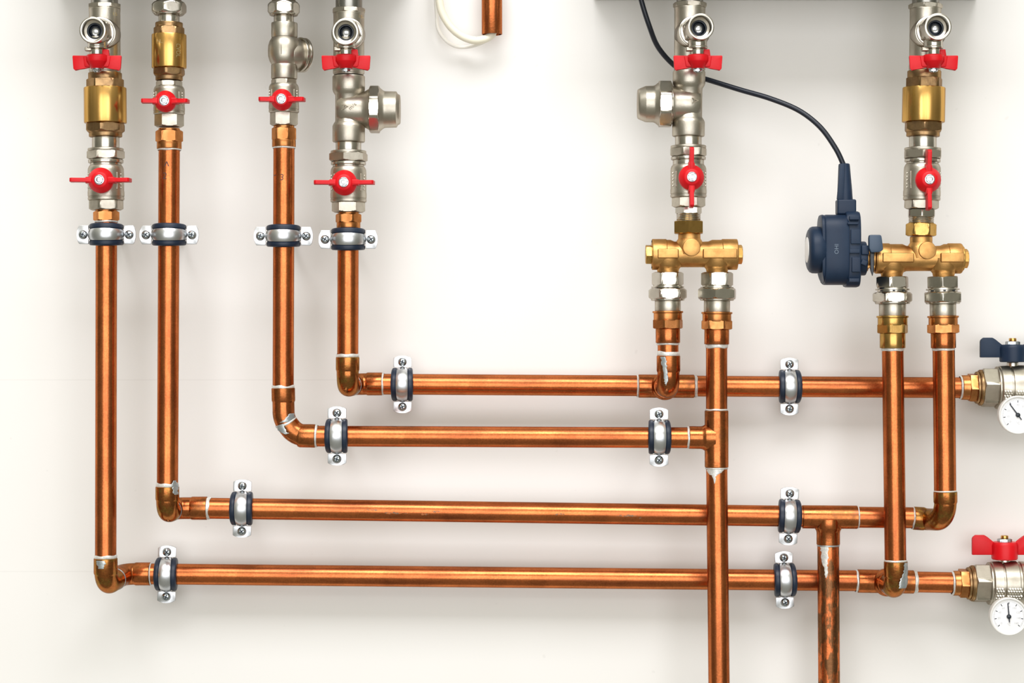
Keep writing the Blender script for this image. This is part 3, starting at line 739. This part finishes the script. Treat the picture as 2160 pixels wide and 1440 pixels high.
# tees
def tee(ax, t0, t1, r, branch_ax, b1, label, m='copper_fit', sol=(), br=None, bm_extra=None):
    t = Root('tee_fitting', ax.pt((t0 + t1) / 2), label, 'fitting', 'copper tee fittings')
    b = turned(ax, P((t0, r - .8), (t0 + .8, r), (t1 - .8, r), (t1, r - .8)))
    t.part('run', b, m)
    br = br or r
    s = t.part('branch', turned(branch_ax, P((4, br + 3.5), (r - 3, br + 4.5), (r + 1, br + 3), (r + 4, br + 1), (r + 8, br), (b1 - .8, br), (b1, br - .8))), m)
    for (a_, tt, w, sd, bl) in sol:
        t.part('solder_joint', solder_bm(a_, tt, r - 2, w, sd, 0, bl), 'solder', label='pale solder ring')
    return t
zA = W(1410, 816, YF); bx = Vector((zA.x, YB, W(1401, 814, YB).z))
axT = HA(1346, 814, 1466, 814.5, YB)
t = tee(axT, 1347, 1464, 24.6, GA(bx, (0, -1, 0), K(YB), (0, 0, 1)), 42, 'tee on the topmost horizontal pipe, its branch facing the viewer', sol=((axT, 1345, 4, 41, 1), (axT, 1467, 6, 42, 2)))
zF = W(1889.5, 1240, YF); bx2 = Vector((zF.x, YB, W(1868, 1226, YB).z))
axT2 = HA(1808, 1225, 1928, 1227, YB)
t = tee(axT2, 1809, 1927, 24.6, GA(bx2, (0, -1, 0), K(YB), (0, 0, 1)), 42, 'tee on the lowest horizontal pipe, its branch facing the viewer', sol=((axT2, 1807, 5, 43, 2), (axT2, 1930, 8, 44, 1.5)))
axE = VA(1511.5, 724, 1512, 1000)
axTv = VA(1511.4, 860, 1511.6, 990)
t = tee(axTv, 866, 985, 25, Axis(W(1511.5, 923), W(1411.5, 922), 0, 100, PX), 58, 'tee joining the second horizontal pipe into the long vertical pipe', sol=((axTv, 864, 4, 45, 2), (axTv, 987, 4, 46, 2)), br=24)
t.part('solder_joint', solder_bm(Axis(W(1511.5, 923), W(1411.5, 922), 0, 100, PX), 60, 22.5, 5, 47, 0, 1.5), 'solder', label='pale solder ring')
t.part('solder_drip', drip_bm(VA(1512, 980, 1512, 1030), 22.5, [(985, -22, 10), (991, -22, 12), (997, -20, 4), (1001, -14, -3), (1008, -9, -5), (1018, -8, -6)]), 'solder', label='pale solder drip')
axT3 = HA(1690, 1089.6, 1810, 1090.6, YM)
a3 = Axis(W(1747, 1090, YM), W(1747.3, 1190, YM), 0, 100, K(YM))
t = tee(axT3, 1692, 1808, 24.6, a3, 58, 'tee on the third horizontal pipe, its branch pointing down', sol=((axT3, 1809, 4, 48, 1.2),))
t.part('solder_joint', solder_bm(a3, 60, 22.8, 4, 49, 0, 2), 'solder_grey', label='grey solder ring')
t.part('solder_drip', drip_bm(a3, 22.9, [(60, -18, -2), (72, -18, -3), (88, -16, -4), (104, -13, -5), (118, -11, -5), (126, -9, -6)]), 'solder', label='long pale solder drip')

axEp = VA(1511.6, 728, 1511.6, 870)
pipe('vertical copper pipe between the right brass sleeve and the middle tee', axEp, 722, 870, 22.4, 'copper_v')
axEl = VA(1511.8, 980, 1517, 1470)
pipe('vertical copper pipe leaving the bottom of the photo under the middle tee', axEl, 981, 1500, 22.4, 'copper_v')
axG = VA(1747, 1140, 1749, 1470, YM)
pipe('mottled flaking copper pipe leaving the bottom of the photo, right of centre', axG, 1143, 1500, 22.8, 'copper_mottled')

# clamps on horizontals
clamp(849, 810.5, YB, 'clamp at the left end of the topmost horizontal pipe', True, srot=(20, 70))
clamp(1665, 815, YB, 'clamp on the topmost horizontal pipe, between the two pairs of vertical pipes', True, srot=(60, 10))
clamp(711, 919, YF, 'clamp at the left end of the second horizontal pipe', True, srot=(35, 15))
clamp(1390, 921.5, YF, 'clamp at the right end of the second horizontal pipe, beside the middle tee', True, srot=(70, 40))
clamp(511, 1072, YM, 'clamp at the left end of the third horizontal pipe', True, tilt=.6, srot=(5, 55))
clamp(1664, 1088, YM, 'clamp beside the down-pointing tee, left of it', True, tilt=2, srot=(25, 45))
clamp(352, 1210.5, YB, 'lowest leftmost clamp, next to the bottom left elbow', True, tilt=1, srot=(45, 20))
clamp(1654.5, 1222.5, YB, 'clamp on the right half of the lowest horizontal pipe', True, tilt=-1.5, srot=(15, 65))

# ------------------------------------------------------------------ column E (x 1455)
drain_body(1455.2, 1454.5, 16, 150, (1479, 56), 1455, 27.5, 1472, 'nickel drain valve with red handle in front of the black cable', None, rotd=12)
filter_body((1453.5, 1452), -1, 219.5, (150, 181, 253, 288), (37, 64), (75, 92, 108), 'nickel angle strainer with its cap pointing left, beside the black cable', [('A', 1463, 216, 20, -math.pi / 2)])
nipple(1452, 288, 307, 28, 'short nickel nipple under the left-facing angle strainer')
axE1 = VA(1452, 307, 1452.5, 500)
union_valve(axE1, (307, 337, 347, 417, 437), 38.2, (1458.5, 374), 'ball valve with vertical red handle under the left-facing strainer', True, rots=(22, 35))
def male_union(ax, y, w, label, rot1, rot2):
    a, b, c, d = y
    t = Root('threaded_connector', ax.pt(c), label, 'fitting', 'threaded connectors above the brass manifolds')
    t.part('hex_collar', turned(ax, H(a, b, w * .93, rot1, c=1.5)), 'nickel_smooth')
    t.part('thread', turned(ax, T(b - 1, c + 1, w * .86, 3.6, 1.4)), 'nickel_smooth')
    t.part('brass_nut', turned(ax, H(c, d, w * 1.04, rot2, c=2.5)), 'brass_dark', label='brass hexagonal nut')
    return t
male_union(axE1, (437, 451, 466, 493), 30, 'nickel thread and brass nut above the left brass manifold', 25, 5)
def manifold(yc, cx, x0, x1, r, necks, boss, pads, collars, plugL, plugR, label, ntop):
    ax = Axis(W(x0, yc), W(x1, yc), x0, x1, PX)
    t = Root('brass_manifold', W((x0 + x1) / 2, yc), label, 'manifold', 'brass manifolds')
    b = turned(ax, P((x0 + 2, r), (cx - 42, r), (cx - 34, r - 3.5), (cx - 22, r - 4), (cx + 26, r - 4), (cx + 38, r - 3.5), (cx + 46, r), (x1 - 2, r)),
               R(collars[0], collars[1], r + 1.6, b=1.6), R(collars[2], collars[3], r + 1.6, b=1.6))
    turned(VA(cx - 2, yc - 60, cx - 2, yc), R(ntop, yc, 23.5, b=1), P((yc - 34, 23), (yc - 28, 27), (yc - 20, 31), (yc, 31)), bm=b)
    for nx in necks:
        turned(VA(nx, yc, nx, yc + 60), P((yc, 32), (yc + 22, 31), (yc + 28, 26), (yc + 31, 23.5), (yc + 38, 22)), R(yc, yc + 40, 22, b=.5), bm=b)
    body = t.part('body', b, 'brass_cast', smooth=50)
    bs = bmesh.new(); turned(GA(W(boss[0], boss[1]) + Vector((0, -8 * PX, 0)), (0, -1, 0)), R(0, 28, 18.3, b=1.5), bm=bs); t.part('boss', bs, 'brass_cast')
    for (a_, c_) in pads:
        pb = bmesh.new(); ww = (c_ - a_) / 2; box(pb, W((a_ + c_) / 2, yc - 0.5, YF) + Vector((0, -27 * PX, 0)), ww * PX, 7.5 * PX, 10 * PX, bev=.0012); t.part('pad', pb, 'brass_cast')
    if plugL: t.part('end_plug', turned(ax, R(plugL[1] - 3, plugL[1] + 4, 26, b=1), H(plugL[0], plugL[1], 20.5, 12, c=1.5)), 'brass_polished', label='shiny hexagonal plug')
    if plugR: t.part('end_plug', turned(ax, R(plugR[0] - 4, plugR[0] + 3, 26, b=1), H(plugR[0], plugR[1], 20.5, 20, c=1.5)), 'brass_polished', label='shiny hexagonal plug')
    return t
manifold(536.5, 1456, 1373, 1556, 31, (1409, 1512.5), (1456, 523), ((1385, 1429), (1480, 1552)), (1375, 1406, 1522, 1555), (1361.5, 1377), (1553, 1565.5),
         'left brass manifold with plugs at both ends, over two branch pipes', 492)
def branch_stack(cx, y, w, sleeve, yend, lab, rots=(8, 14, 20), m='bronze', solw=(7, 2)):
    """y = hex top, hex bottom, nut top, nut bottom, nipple bottom"""
    ax = VA(cx[0], y[0], cx[1], yend)
    t = Root('union_fitting', ax.pt(y[2]), 'nickel union ' + lab, 'fitting', 'nickel unions under the brass manifolds')
    t.part('hex_top', turned(ax, H(y[0], y[1], w * .83, rots[0], c=2.5)), 'nickel_smooth')
    t.part('thread', turned(ax, R(y[1] - 1, y[2] + 1, w * .74, b=.4), R(y[1] + 2, y[1] + 5, w * .84, b=.6)), 'nickel_smooth')
    for th in (-.62, .08, .95):  # dark raised blocks standing in for the shade inside the notches
        nb = bmesh.new(); p = ax.at((y[1] + y[2]) / 2 + 1.5, th, w * .765); dr = (p - ax.pt((y[1] + y[2]) / 2 + 1.5)).normalized()
        box(nb, p, 2.6 * PX, 1.2 * PX, 1.8 * PX, rot=dr.to_track_quat('-Y', 'Z').to_matrix(), bev=.0002); t.part('notch_shade', nb, 'recess_shade')
    t.part('union_nut', turned(ax, H(y[2], y[3] - 3, w, rots[1], c=4), R(y[3] - 6, y[3], w * .86, b=1.5)), 'nickel_smooth')
    t.part('tail_piece', turned(ax, R(y[3] - 2, y[4] + 3, w * .665, b=.5)), 'nickel')
    f0 = y[4] + 2
    s = Root('sleeve_adapter', ax.pt(f0 + 20), 'brass sleeve adapter ' + lab, 'fitting', 'brass sleeve adapters')
    s.part('flange', turned(ax, R(f0, f0 + 4, w * .79, b=.8), R(f0 + 3, f0 + 20, w * .73, b=1)), m)
    s.part('hex_nut', turned(ax, H(f0 + 17, f0 + 37, w * .79, rots[2], c=2)), m)
    s.part('sleeve', turned(ax, R(f0 + 36, sleeve, w * .63, b=1)), m if m != 'bronze' else 'copper_fit')
    s.part('solder_joint', solder_bm(ax, sleeve + solw[0] * .4, 22.9, solw[0], int(cx[0]), 0, solw[1]), 'solder', label='pale solder ring')
    return ax
axu = branch_stack((1408.3, 1409), (574, 602, 608, 634, 654), 41, 723, 760, 'on the left outlet of the left manifold', (28, 26, 16), solw=(5, 1.6))
pipe('very short copper pipe between the brass sleeve and the elbow under the left manifold', VA(1409, 715, 1409.5, 760), 716, 756, 22)
branch_stack((1512.8, 1511.5), (574, 603, 608, 634, 656), 41.5, 726, 760, 'on the right outlet of the left manifold', (26, 10, 38), solw=(9, 2.2))
# elbow E-left: down then straight back into the tee
P0 = W(1410, 750); P1 = Vector((zA.x, YF, bx.z)); P2 = Vector((zA.x, YB - 40 * PX, bx.z))
e1 = elbow([P0 + Vector((0, 0, -.001)), P1, P2], [28], [(P0, W(1410, 785))], 'elbow in front of the left tee, its solder-streaked side below the left manifold', 'copper_fit', solders=[(10, 52, 0, 2.2)])
e1.part('solder_drip', drip_bm(VA(1410, 745, 1410, 830), 25.2, [(752, -18, -8), (762, -16, -6), (775, -14, -5), (790, -11, -3), (804, -10, -4), (812, -8, -6)]), 'solder_grey', label='long grey solder drip')

# ------------------------------------------------------------------ column F (x 1950)
drain_body(1952.3, 1950.5, 19, 152, (1979, 56), 1952, 28, 1969, 'rightmost nickel drain valve with red handle over large brass check valve', None, rotd=12)
axF = VA(1949.8, 150, 1942.5, 500)
check_valve(axF, (150, 164, 185, 258, 279, 288), 44.8, 'large gold brass check valve on the rightmost column', lo='bronze_dark')
nipple(1946.5, 288, 312, 28.6, 'short nickel nipple under the rightmost brass check valve')
union_valve(axF, (312, 342, 345, 423, 441), 39, (1958.5, 379), 'rightmost ball valve with vertical red handle', True, rots=(8, 42))
male_union(axF, (442, 458, 471, 498), 31, 'nickel thread and brass nut above the right brass manifold', 8, 38)
manifold(545, 1945, 1843, 2030, 30.5, (1881, 1990.5), (1950, 529.5), ((1856, 1922), (1978, 2028)), (1846, 1876, 1998, 2027), None, (2029, 2041),
         'right brass manifold joined to the navy actuator, over two branch pipes', 499)
branch_stack((1882.3, 1883), (583, 607, 616, 641, 664), 42.5, 734, 770, 'on the left outlet of the right manifold', (18, 28, 22), m='brass_dark', solw=(7, 2))
branch_stack((1988.2, 1990.5), (583, 607, 616, 641, 664), 41.5, 734, 770, 'on the right outlet of the right manifold', (12, 12, 40), m='bronze', solw=(6, 2))
axF1 = VA(1883, 735, 1889.5, 1230)
pipe('long vertical copper pipe under the left outlet of the right manifold', axF1, 730, 1192, 22.6)
axF2 = VA(1990.5, 735, 1994, 1070)
pipe('rightmost vertical copper pipe, ending at a curved elbow', axF2, 730, 1045, 23.2)
P0 = W(1889.4, 1184); P1 = Vector((zF.x, YF, bx2.z)); P2 = Vector((zF.x, YB - 40 * PX, bx2.z))
e1 = elbow([P0 + Vector((0, 0, -.001)), P1, P2], [28], [(P0, W(1889.6, 1218))], 'elbow in front of the lower right tee, greyish solder down its side', 'copper_burnt', solders=[(5, 53, 0, 1.6)])
e1.part('solder_drip', drip_bm(VA(1889.5, 1180, 1889.5, 1240), 25.2, [(1185, 13, 24), (1196, 13, 24), (1208, 12, 24), (1218, 6, 24), (1228, 2, 23), (1238, 2, 18)]), 'solder_grey', label='grey solder smear')
P0 = W(1994, 1037); e1 = elbow([P0 + Vector((0, 0, -.001)), W(1994.5, 1096), W(1958, 1095, YM), W(1928, 1093, YM)], [40, 14],
    [(P0, W(1994.4, 1062)), (W(1927, 1092.5, YM), W(1952, 1094, YM))], 'curved elbow at the foot of the rightmost vertical pipe', 'copper_burnt', solders=[(4, 54, 0, 1), (4, 55, 0, 2)])

# ------------------------------------------------------------------ actuator
AX = Axis(W(1700, 527), W(1850, 527), 1700, 1850, PX)
t = Root('valve_actuator', W(1770, 527), 'dark navy motor actuator with round knob and thick cable boot, left of the right manifold', 'actuator')
def drum(x0, x1, hz0, hz1, hy, cz, bev, expo=3.2, tilt=0):
    """superellipse drum along x"""
    bm = bmesh.new(); prev = None; n = 64; c0 = W(x0, cz); c1 = W(x1, cz)
    rows = [(0, -bev), (.25 * bev, -.3 * bev), (bev, 0)]
    L_ = x1 - x0
    seq = [(a_, b_) for a_, b_ in rows] + [(L_ - a_, b_) for a_, b_ in rows[::-1]]
    for j, (dx, dr) in enumerate(seq):
        ring = []
        for i in range(n):
            th = 2 * math.pi * i / n; c_, s_ = math.cos(th), math.sin(th)
            hz = (hz0 if s_ > 0 else hz1)
            px_ = (hy + dr) * math.copysign(abs(c_) ** (2 / expo), c_); pz = (hz + dr) * math.copysign(abs(s_) ** (2 / expo), s_)
            ring.append(bm.verts.new(c0 + Vector(((dx + (tilt if s_ < 0 and dx < L_ / 2 else 0) * abs(s_) ** 3) * PX, px_ * PX, pz * PX))))
        if prev:
            for i in range(n): bm.faces.new((prev[i], prev[(i + 1) % n], ring[(i + 1) % n], ring[i]))
        else: bm.faces.new(ring)
        prev = ring
    bm.faces.new(prev); return bm
t.part('housing', drum(1735, 1786, 74, 74, 46, 527, 5, 3.4, 0), 'plastic_navy')
t.part('front_plate', drum(1728.5, 1737, 74, 70, 43, 527, 3, 3.4, 6), 'plastic_navy')
t.part('clamshell', drum(1780, 1811, 81, 79, 40, 527, 5, 4.0, 0), 'plastic_navy')
bm = bmesh.new()
for (x0, x1, y0, y1, d) in ((1785, 1806, 458, 466, 42), (1788, 1808, 486, 516, 42), (1785, 1807, 527, 536, 43), (1790, 1808, 544, 575, 42), (1784, 1806, 588, 596, 42), (1781, 1804, 471, 476, 44)):
    box(bm, W((x0 + x1) / 2, (y0 + y1) / 2) + Vector((0, -d * PX * .95, 0)), (x1 - x0) / 2 * PX, 4 * PX, (y1 - y0) / 2 * PX, bev=.0006)
t.part('latches', bm, 'plastic_navy')
kb = t.part('knob', turned(AX, P((1703, 38), (1704.5, 42), (1708, 47), (1713, 49.3), (1722, 49.8), (1731, 48), (1738, 44)), R(1737, 1744, 41)), 'plastic_navy', smooth=60)
t.part('label_disc', turned(AX, R(1701.5, 1704, 27, b=.4)), 'label_white', kb, label='white label on the knob face')
t.part('coupling', turned(Axis(W(1700, 545), W(1850, 545), 1700, 1850, PX), R(1809, 1826, 36, b=3)), 'plastic_navy')
bm = bmesh.new(); box(bm, W(1819, 529) + Vector((0, -30 * PX, 0)), 8 * PX, 9 * PX, 10 * PX, bev=.0012); box(bm, W(1817, 555) + Vector((0, -32 * PX, 0)), 7 * PX, 7 * PX, 6 * PX, rot=Matrix.Rotation(.4, 3, 'Y'), bev=.001)
prism(bm, [(1808 - 1815, 20), (1818 - 1815, -18), (1808 - 1815, -18)], W(1815, 508) + Vector((0, -8 * PX, 0)), Vector((1, 0, 0)), Vector((0, 0, 1)), Vector((0, 1, 0)), 20, .6)
t.part('coupling_clip', bm, 'plastic_navy')
bm = bmesh.new()   # strain relief boot: block and tapered sleeve
box(bm, W(1784, 437), 20 * PX, 17 * PX, 16 * PX, bev=.0018)
bt = t.part('boot_block', bm, 'plastic_navy')
boot = Axis(W(1780.5, 345), W(1782.5, 426), 345, 426, PX)
t.part('cable_boot', turned(boot, P((345, 9.5), (346, 11.4), (349, 12), (400, 15.4), (424, 16.5), (427, 16))), 'plastic_navy')
bm = bmesh.new(); prism(bm, [(-8, 40), (2, 40), (0, -36), (-15, -36)], W(1778, 386) + Vector((0, -12 * PX, 0)), Vector((1, 0, 0)), Vector((0, 0, 1)), Vector((0, 1, 0)), 7, 1.5)
t.part('boot_rib', bm, 'plastic_navy')
tb = text_bm('OHI', 12, math.pi / 2); bmesh.ops.translate(tb, verts=tb.verts, vec=W(1758, 527) + Vector((0, -46.6 * PX, 0)))
t.part('marking', tb, 'plastic_grey_print', label='small embossed letters')
# brass stem between coupling and manifold, with black lever
t = Root('brass_connector', W(1835, 545), 'brass connector with small navy lever between actuator and right manifold', 'fitting')
s45 = Axis(W(1800, 545), W(1900, 545), 1800, 1900, PX)
t.part('stem', turned(s45, R(1824, 1846, 19, b=.5), R(1826, 1830, 27, b=1), R(1838, 1843, 29, b=1)), 'brass_cast')
bm = bmesh.new(); box(bm, W(1833, 563) + Vector((0, -15 * PX, 0)), 9 * PX, 9 * PX, 3 * PX, bev=.0005); t.part('stop_tab', bm, 'brass_cast')
bm = bmesh.new(); prism(bm, [(-13, 18), (10, 18), (12, 14), (15.5, -13), (9, -18), (-10, -19), (-14, -10), (-14.5, 12)], W(1846.5, 513.5, YF - 45 * PX), Vector((1, 0, 0)), Vector((0, 0, 1)), Vector((0, 1, 0)), 16, 3)
lv = t.part('lever', bm, 'plastic_navy_light', label='small blunt navy lever')
bm = bmesh.new(); prism(bm, [(-4, 30), (5, 30), (4, -20), (1, -32), (-3, -20)], W(1839, 550, YF - 35 * PX), Vector((1, 0, 0)), Vector((0, 0, 1)), Vector((0, 1, 0)), 8, 1); t.part('pin', bm, 'seal_black', lv)

# ------------------------------------------------------------------ cables
pts = [W(1345, -40, YF + .03), W(1353, 2, YF + .03), (W(1370, 56, YF + .035)), W(1388, 99, YF + .045), W(1420, 136, YF + .052), W(1455, 158, YF + .050), W(1489, 167, YF + .044), W(1560, 189, YF + .03),
       W(1625, 208, YF + .018), W(1685, 233, YF + .01), W(1730, 268, YF + .004), W(1762, 312, YF), W(1778, 345, YF), W(1781, 356, YF)]
bm = bmesh.new(); sweep(bm, catmull(pts, 10), 5.6 * PX, n=20)
single('black_cable', bm, 'cable_black', W(1353, 2), 'black cable curving behind a strainer column down to the navy actuator', 'cable', smooth=60)
yb = -.028
axO = VA(1037.5, -60, 1037.8, 80, yb)
bm = bmesh.new(); rings(bm, axO, [(-62, 21.6), (72, 21.6), (72.6, 21.2), (72.6, 20), (40, 19.6), (-61, 19.6)], cap=False)
single('copper_pipe_sleeve', bm, 'copper_v', W(1037, 0, yb), 'open-ended copper pipe stub at the photo top, white cable entering it', 'pipe')
pts = [W(920, -50, yb), W(926, -6, yb), W(931, 22, yb), W(943, 46, yb), W(958, 64, yb), W(978, 78, yb), W(1000, 85, yb - .002), W(1020, 83, yb - .003), W(1034, 76, yb - .002), W(1040, 66, yb), W(1041, 40, yb), W(1041, 10, yb)]
bm = bmesh.new(); sweep(bm, catmull(pts, 10), 8.6 * PX, n=20)
rt = Root('white_cable', W(926, 0, yb), 'thick cream white cable looping into the open copper pipe stub', 'cable')
cw = rt.part('sheath', bm, 'cable_white', smooth=60)
rt.part('printing', (lambda b: (bmesh.ops.translate(b, verts=b.verts, vec=W(1005, 82, yb) + Vector((0, -9.9 * PX - .001, 0))), b)[1])(text_bm('- - N//', 7, .05)), 'print_grey', cw, label='tiny grey print')
yw = -.012
pts = [W(918, -50, yw), W(919, 0, yw), W(921, 30, yw), W(924, 60, yw), W(940, 85, yw), W(962, 98, yw), W(985, 99, yw), W(1008, 94, yb + .005), W(1028, 84, yb + .007), W(1034, 72, yb + .006), W(1033, 40, yb + .006), W(1033, 10, yb + .006)]
bm = bmesh.new(); sweep(bm, catmull(pts, 10), 3.9 * PX, n=16)
single('white_wire', bm, 'wire_white', W(918, 0, yw), 'thin white wire looping just outside the thick white cable', 'cable', smooth=60)

# ------------------------------------------------------------------ right-hand valves with thermometers
def side_valve(yc, x, hm, hx, hy, label, lab2, rb, r=1.0, tiltknurl=True):
    """x: solder, sleeve end, hex end, flange end, steel hex end, ring end, body"""
    ax = Axis(W(x[0], yc, YB), W(x[0] + 200, yc + 1.5, YB), x[0], x[0] + 200, K(YB))
    s = Root('threaded_adapter', ax.pt(x[1]), lab2, 'fitting', 'bronze hexagonal pipe adapters')
    s.part('sleeve', turned(ax, P((x[0] + 3, 25), (x[0] + 4, 26), (x[1], 26.4), (x[2], 28))), 'bronze')
    s.part('hex_nut', turned(ax, H(x[1] - 4, x[2], 29, 5, c=1)), 'bronze', label='bronze hexagon')
    s.part('flange', turned(ax, R(x[2] - 1, x[2] + 5, 34, b=1.4), R(x[2] + 5, x[3] - 4, 36.5, b=1.4), R(x[3] - 5, x[3] + 1, 38, b=1.6)), 'bronze_dark', label='dull bronze flange rings')
    s.part('solder_joint', solder_bm(ax, x[0] + 1.5, 23.6, 5, int(yc), 0, 1.2), 'solder', label='pale solder ring')
    t = Root('shutoff_valve', ax.pt(x[5] + 30), label, 'valve', 'shutoff valves at the right edge')
    t.part('hex_end', turned(ax, H(x[3], x[4] + 4, 41, 48, c=3)), 'nickel')
    b = turned(ax, R(x[4], x[4] + 5, 45, b=1.5), P((x[4] + 4, 43), (x[4] + 7, 46), (x[4] + 25, 47), (x[4] + 26, 44.5), (x[4] + 29, 44.5), (x[4] + 30, 47.5), (x[4] + 58, 48), (x[4] + 60, 45), (x[4] + 64, 45), (x[4] + 66, 47), (x[4] + 84, 46), (x[4] + 90, 42), (x[4] + 110, 40)))
    t.part('hex_end', turned(ax, H(x[4] + 88, x[4] + 124, 41, 48, c=3)), 'nickel')
    t.part('valve_body', b, 'nickel')
    # diamond knurl: small raised studs on the lower front
    kn = bmesh.new()
    for i in range(10):
        for j in range(5):
            xx = x[4] + 9 + i * 5.4 + (2.7 if j % 2 else 0)
            if abs(xx - (x[4] + 28)) < 4: continue
            th = .12 + j * .115
            c_ = ax.pt(xx) + Vector((0, -math.cos(th), -math.sin(th))) * (47.2 * K(YB))
            box(kn, c_, 2.0 * PX, 1.2 * PX, 1.5 * PX, rot=Matrix.Rotation(-th, 3, 'X') @ Matrix.Rotation(.78, 3, 'Y'))
    t.part('knurling', kn, 'nickel_smooth')
    # bonnet, stem and handle above
    bn = Axis(W(hx, hy + 75, YB), W(hx, hy - 25, YB), 0, 100, K(YB))
    t.part('bonnet', turned(bn, R(20, 36, 27, 20, b=2), R(30, 62, 12)), 'nickel_smooth')
    c = W(hx, hy, YB); a, w, s_ = Vector((0, 0, 1)), Vector((1, 0, 0)), Vector((0, 1, 0))
    ha = GA(c, a, PX)
    hb = turned(ha, P((-20, 26), (-18, 28), (10, 29), (15, 27.5), (18, 25)))
    for sg in (1, -1):
        pts_ = [(14 * sg, -10), (71 * sg, -10), (71 * sg, 24), (70 * sg, 28), (64 * sg, 33), (44 * sg, 33), (38 * sg, 29), (22 * sg, 14), (14 * sg, 12)]
        if sg < 0: pts_ = pts_[::-1]
        prism(hb, pts_, c, w, a, s_, 9, 1.6)
    h = t.part('handle', hb, hm, label='red butterfly handle' if hm == 'plastic_red' else 'dark navy butterfly handle')
    cut = t.part('bolt', turned(ha, H(17, 25, 15, 10, c=1.2)), 'zinc_screw', h, label='steel nut')
    t.part('stem_tip', turned(ha, R(24, 32, 8, b=1.5)), 'brass_polished', h, label='brass stem tip')
    return t
def thermometer(px, py, r, ang, tail, label, nums, yv):
    y = YB - .056
    c = W(px, py, y); k = K(y)
    t = Root('dial_thermometer', c, label, 'thermometer', 'round dial thermometers')
    ax = Axis(c, c + Vector((0, -100 * k, 0)), 0, 100, k, up=(0, 0, 1))
    case = bmesh.new(); rings(case, ax, [(-26, 10), (-26, r - 6), (-22, r - 2), (-8, r - .5), (-1, r), (2.5, r - .6), (3.5, r - 2), (3, r - 4), (0, r - 5.2)], cap=False)
    turned(ax, R(-72, -25, 10), bm=case)
    t.part('case', case, 'case_white', label='off-white round case')
    pr = bmesh.new(); sweep(pr, [c + Vector((0, 20 * k, 0)), W(px, yv + 34, YB) + Vector((0, -22 * PX, 0))], 9 * PX, n=24); t.part('probe', pr, 'nickel_smooth', label='nickel probe holding the dial to the valve')
    t.part('dial', turned(ax, P((-4, r - 5), (0.2, r - 4.9), (.4, r - 6))), 'dial_white', label='white dial')
    mk = bmesh.new(); mn = bmesh.new()
    n = 60
    for i, big in [(i, False) for i in range(n + 1)] + [(i * 7.5, True) for i in range(9)]:
        a = math.radians(-132 + 264 * i / n)
        d = Vector((math.sin(a), 0, math.cos(a)))
        rr, hl, hw = ((r * .70, r * .055, .7) if big else (r * .78, r * .045, .28))
        box(mk if big else mn, c + d * rr * k + Vector((0, -.7 * k, 0)), hw * k, .25 * k, hl * k, rot=Matrix.Rotation(a, 3, 'Y'))
    t.part('scale_marks', mk, 'print_black'); t.part('scale_marks', mn, 'print_grey')
    for i, s in enumerate(nums):
        a = math.radians(-132 + 264 * i / (len(nums) - 1))
        b = text_bm(s, 6.2); bmesh.ops.translate(b, verts=b.verts, vec=c + Vector((math.sin(a), 0, math.cos(a))) * r * .52 * k + Vector((0, -.7 * k, 0)))
        t.part('numeral', b, 'print_grey')
    b = text_bm('\u00b0C', 7); bmesh.ops.translate(b, verts=b.verts, vec=c + Vector((0, -.7 * k, -r * .42 * k))); t.part('numeral', b, 'print_grey', label='degree sign')
    nd = bmesh.new(); a = math.radians(ang); w = Vector((math.sin(a), 0, math.cos(a))); s_ = w.cross(Vector((0, 1, 0)))
    prism(nd, [(-r * tail, -1.0), (r * .2, -1.3), (r * .70, -.9), (r * .74, 0), (r * .70, .9), (r * .2, 1.3), (-r * tail, 1.0)], c + Vector((0, -2.2 * k, 0)), w, s_, Vector((0, 1, 0)), 1)
    ne = t.part('needle', nd, 'print_black', label='dark blue-black needle')
    t.part('needle_hub', turned(ax, P((0, 5), (3, 4.8), (4.6, 3.6), (5.2, 1.5))), 'seal_black', ne)
    return t
side_valve(817, (2025, 2047, 2059, 2070, 2101, 2107), 'plastic_navy', 2136, 744, 'nickel shutoff valve with navy butterfly handle at the right edge',
           'bronze adapter into the navy-handled valve at the right edge', 0)
side_valve(1229.5, (2008, 2027, 2041, 2053, 2084, 2090), 'plastic_red', 2119, 1160, 'nickel shutoff valve with red butterfly handle at the lower right edge',
           'bronze adapter into the red-handled valve at the lower right', 0)
thermometer(2147, 875, 41, -37, .3, 'round white dial thermometer under the navy-handled valve, needle pointing up left', ['0', '10', '20', '30', '40', '50', '60', '70', '80'], 817)
thermometer(2128, 1300, 40.5, -5, .3, 'round white dial thermometer under the red-handled valve, needle almost upright', ['0', '20', '40', '60', '80', '100', '120', '140', '160'], 1229.5)
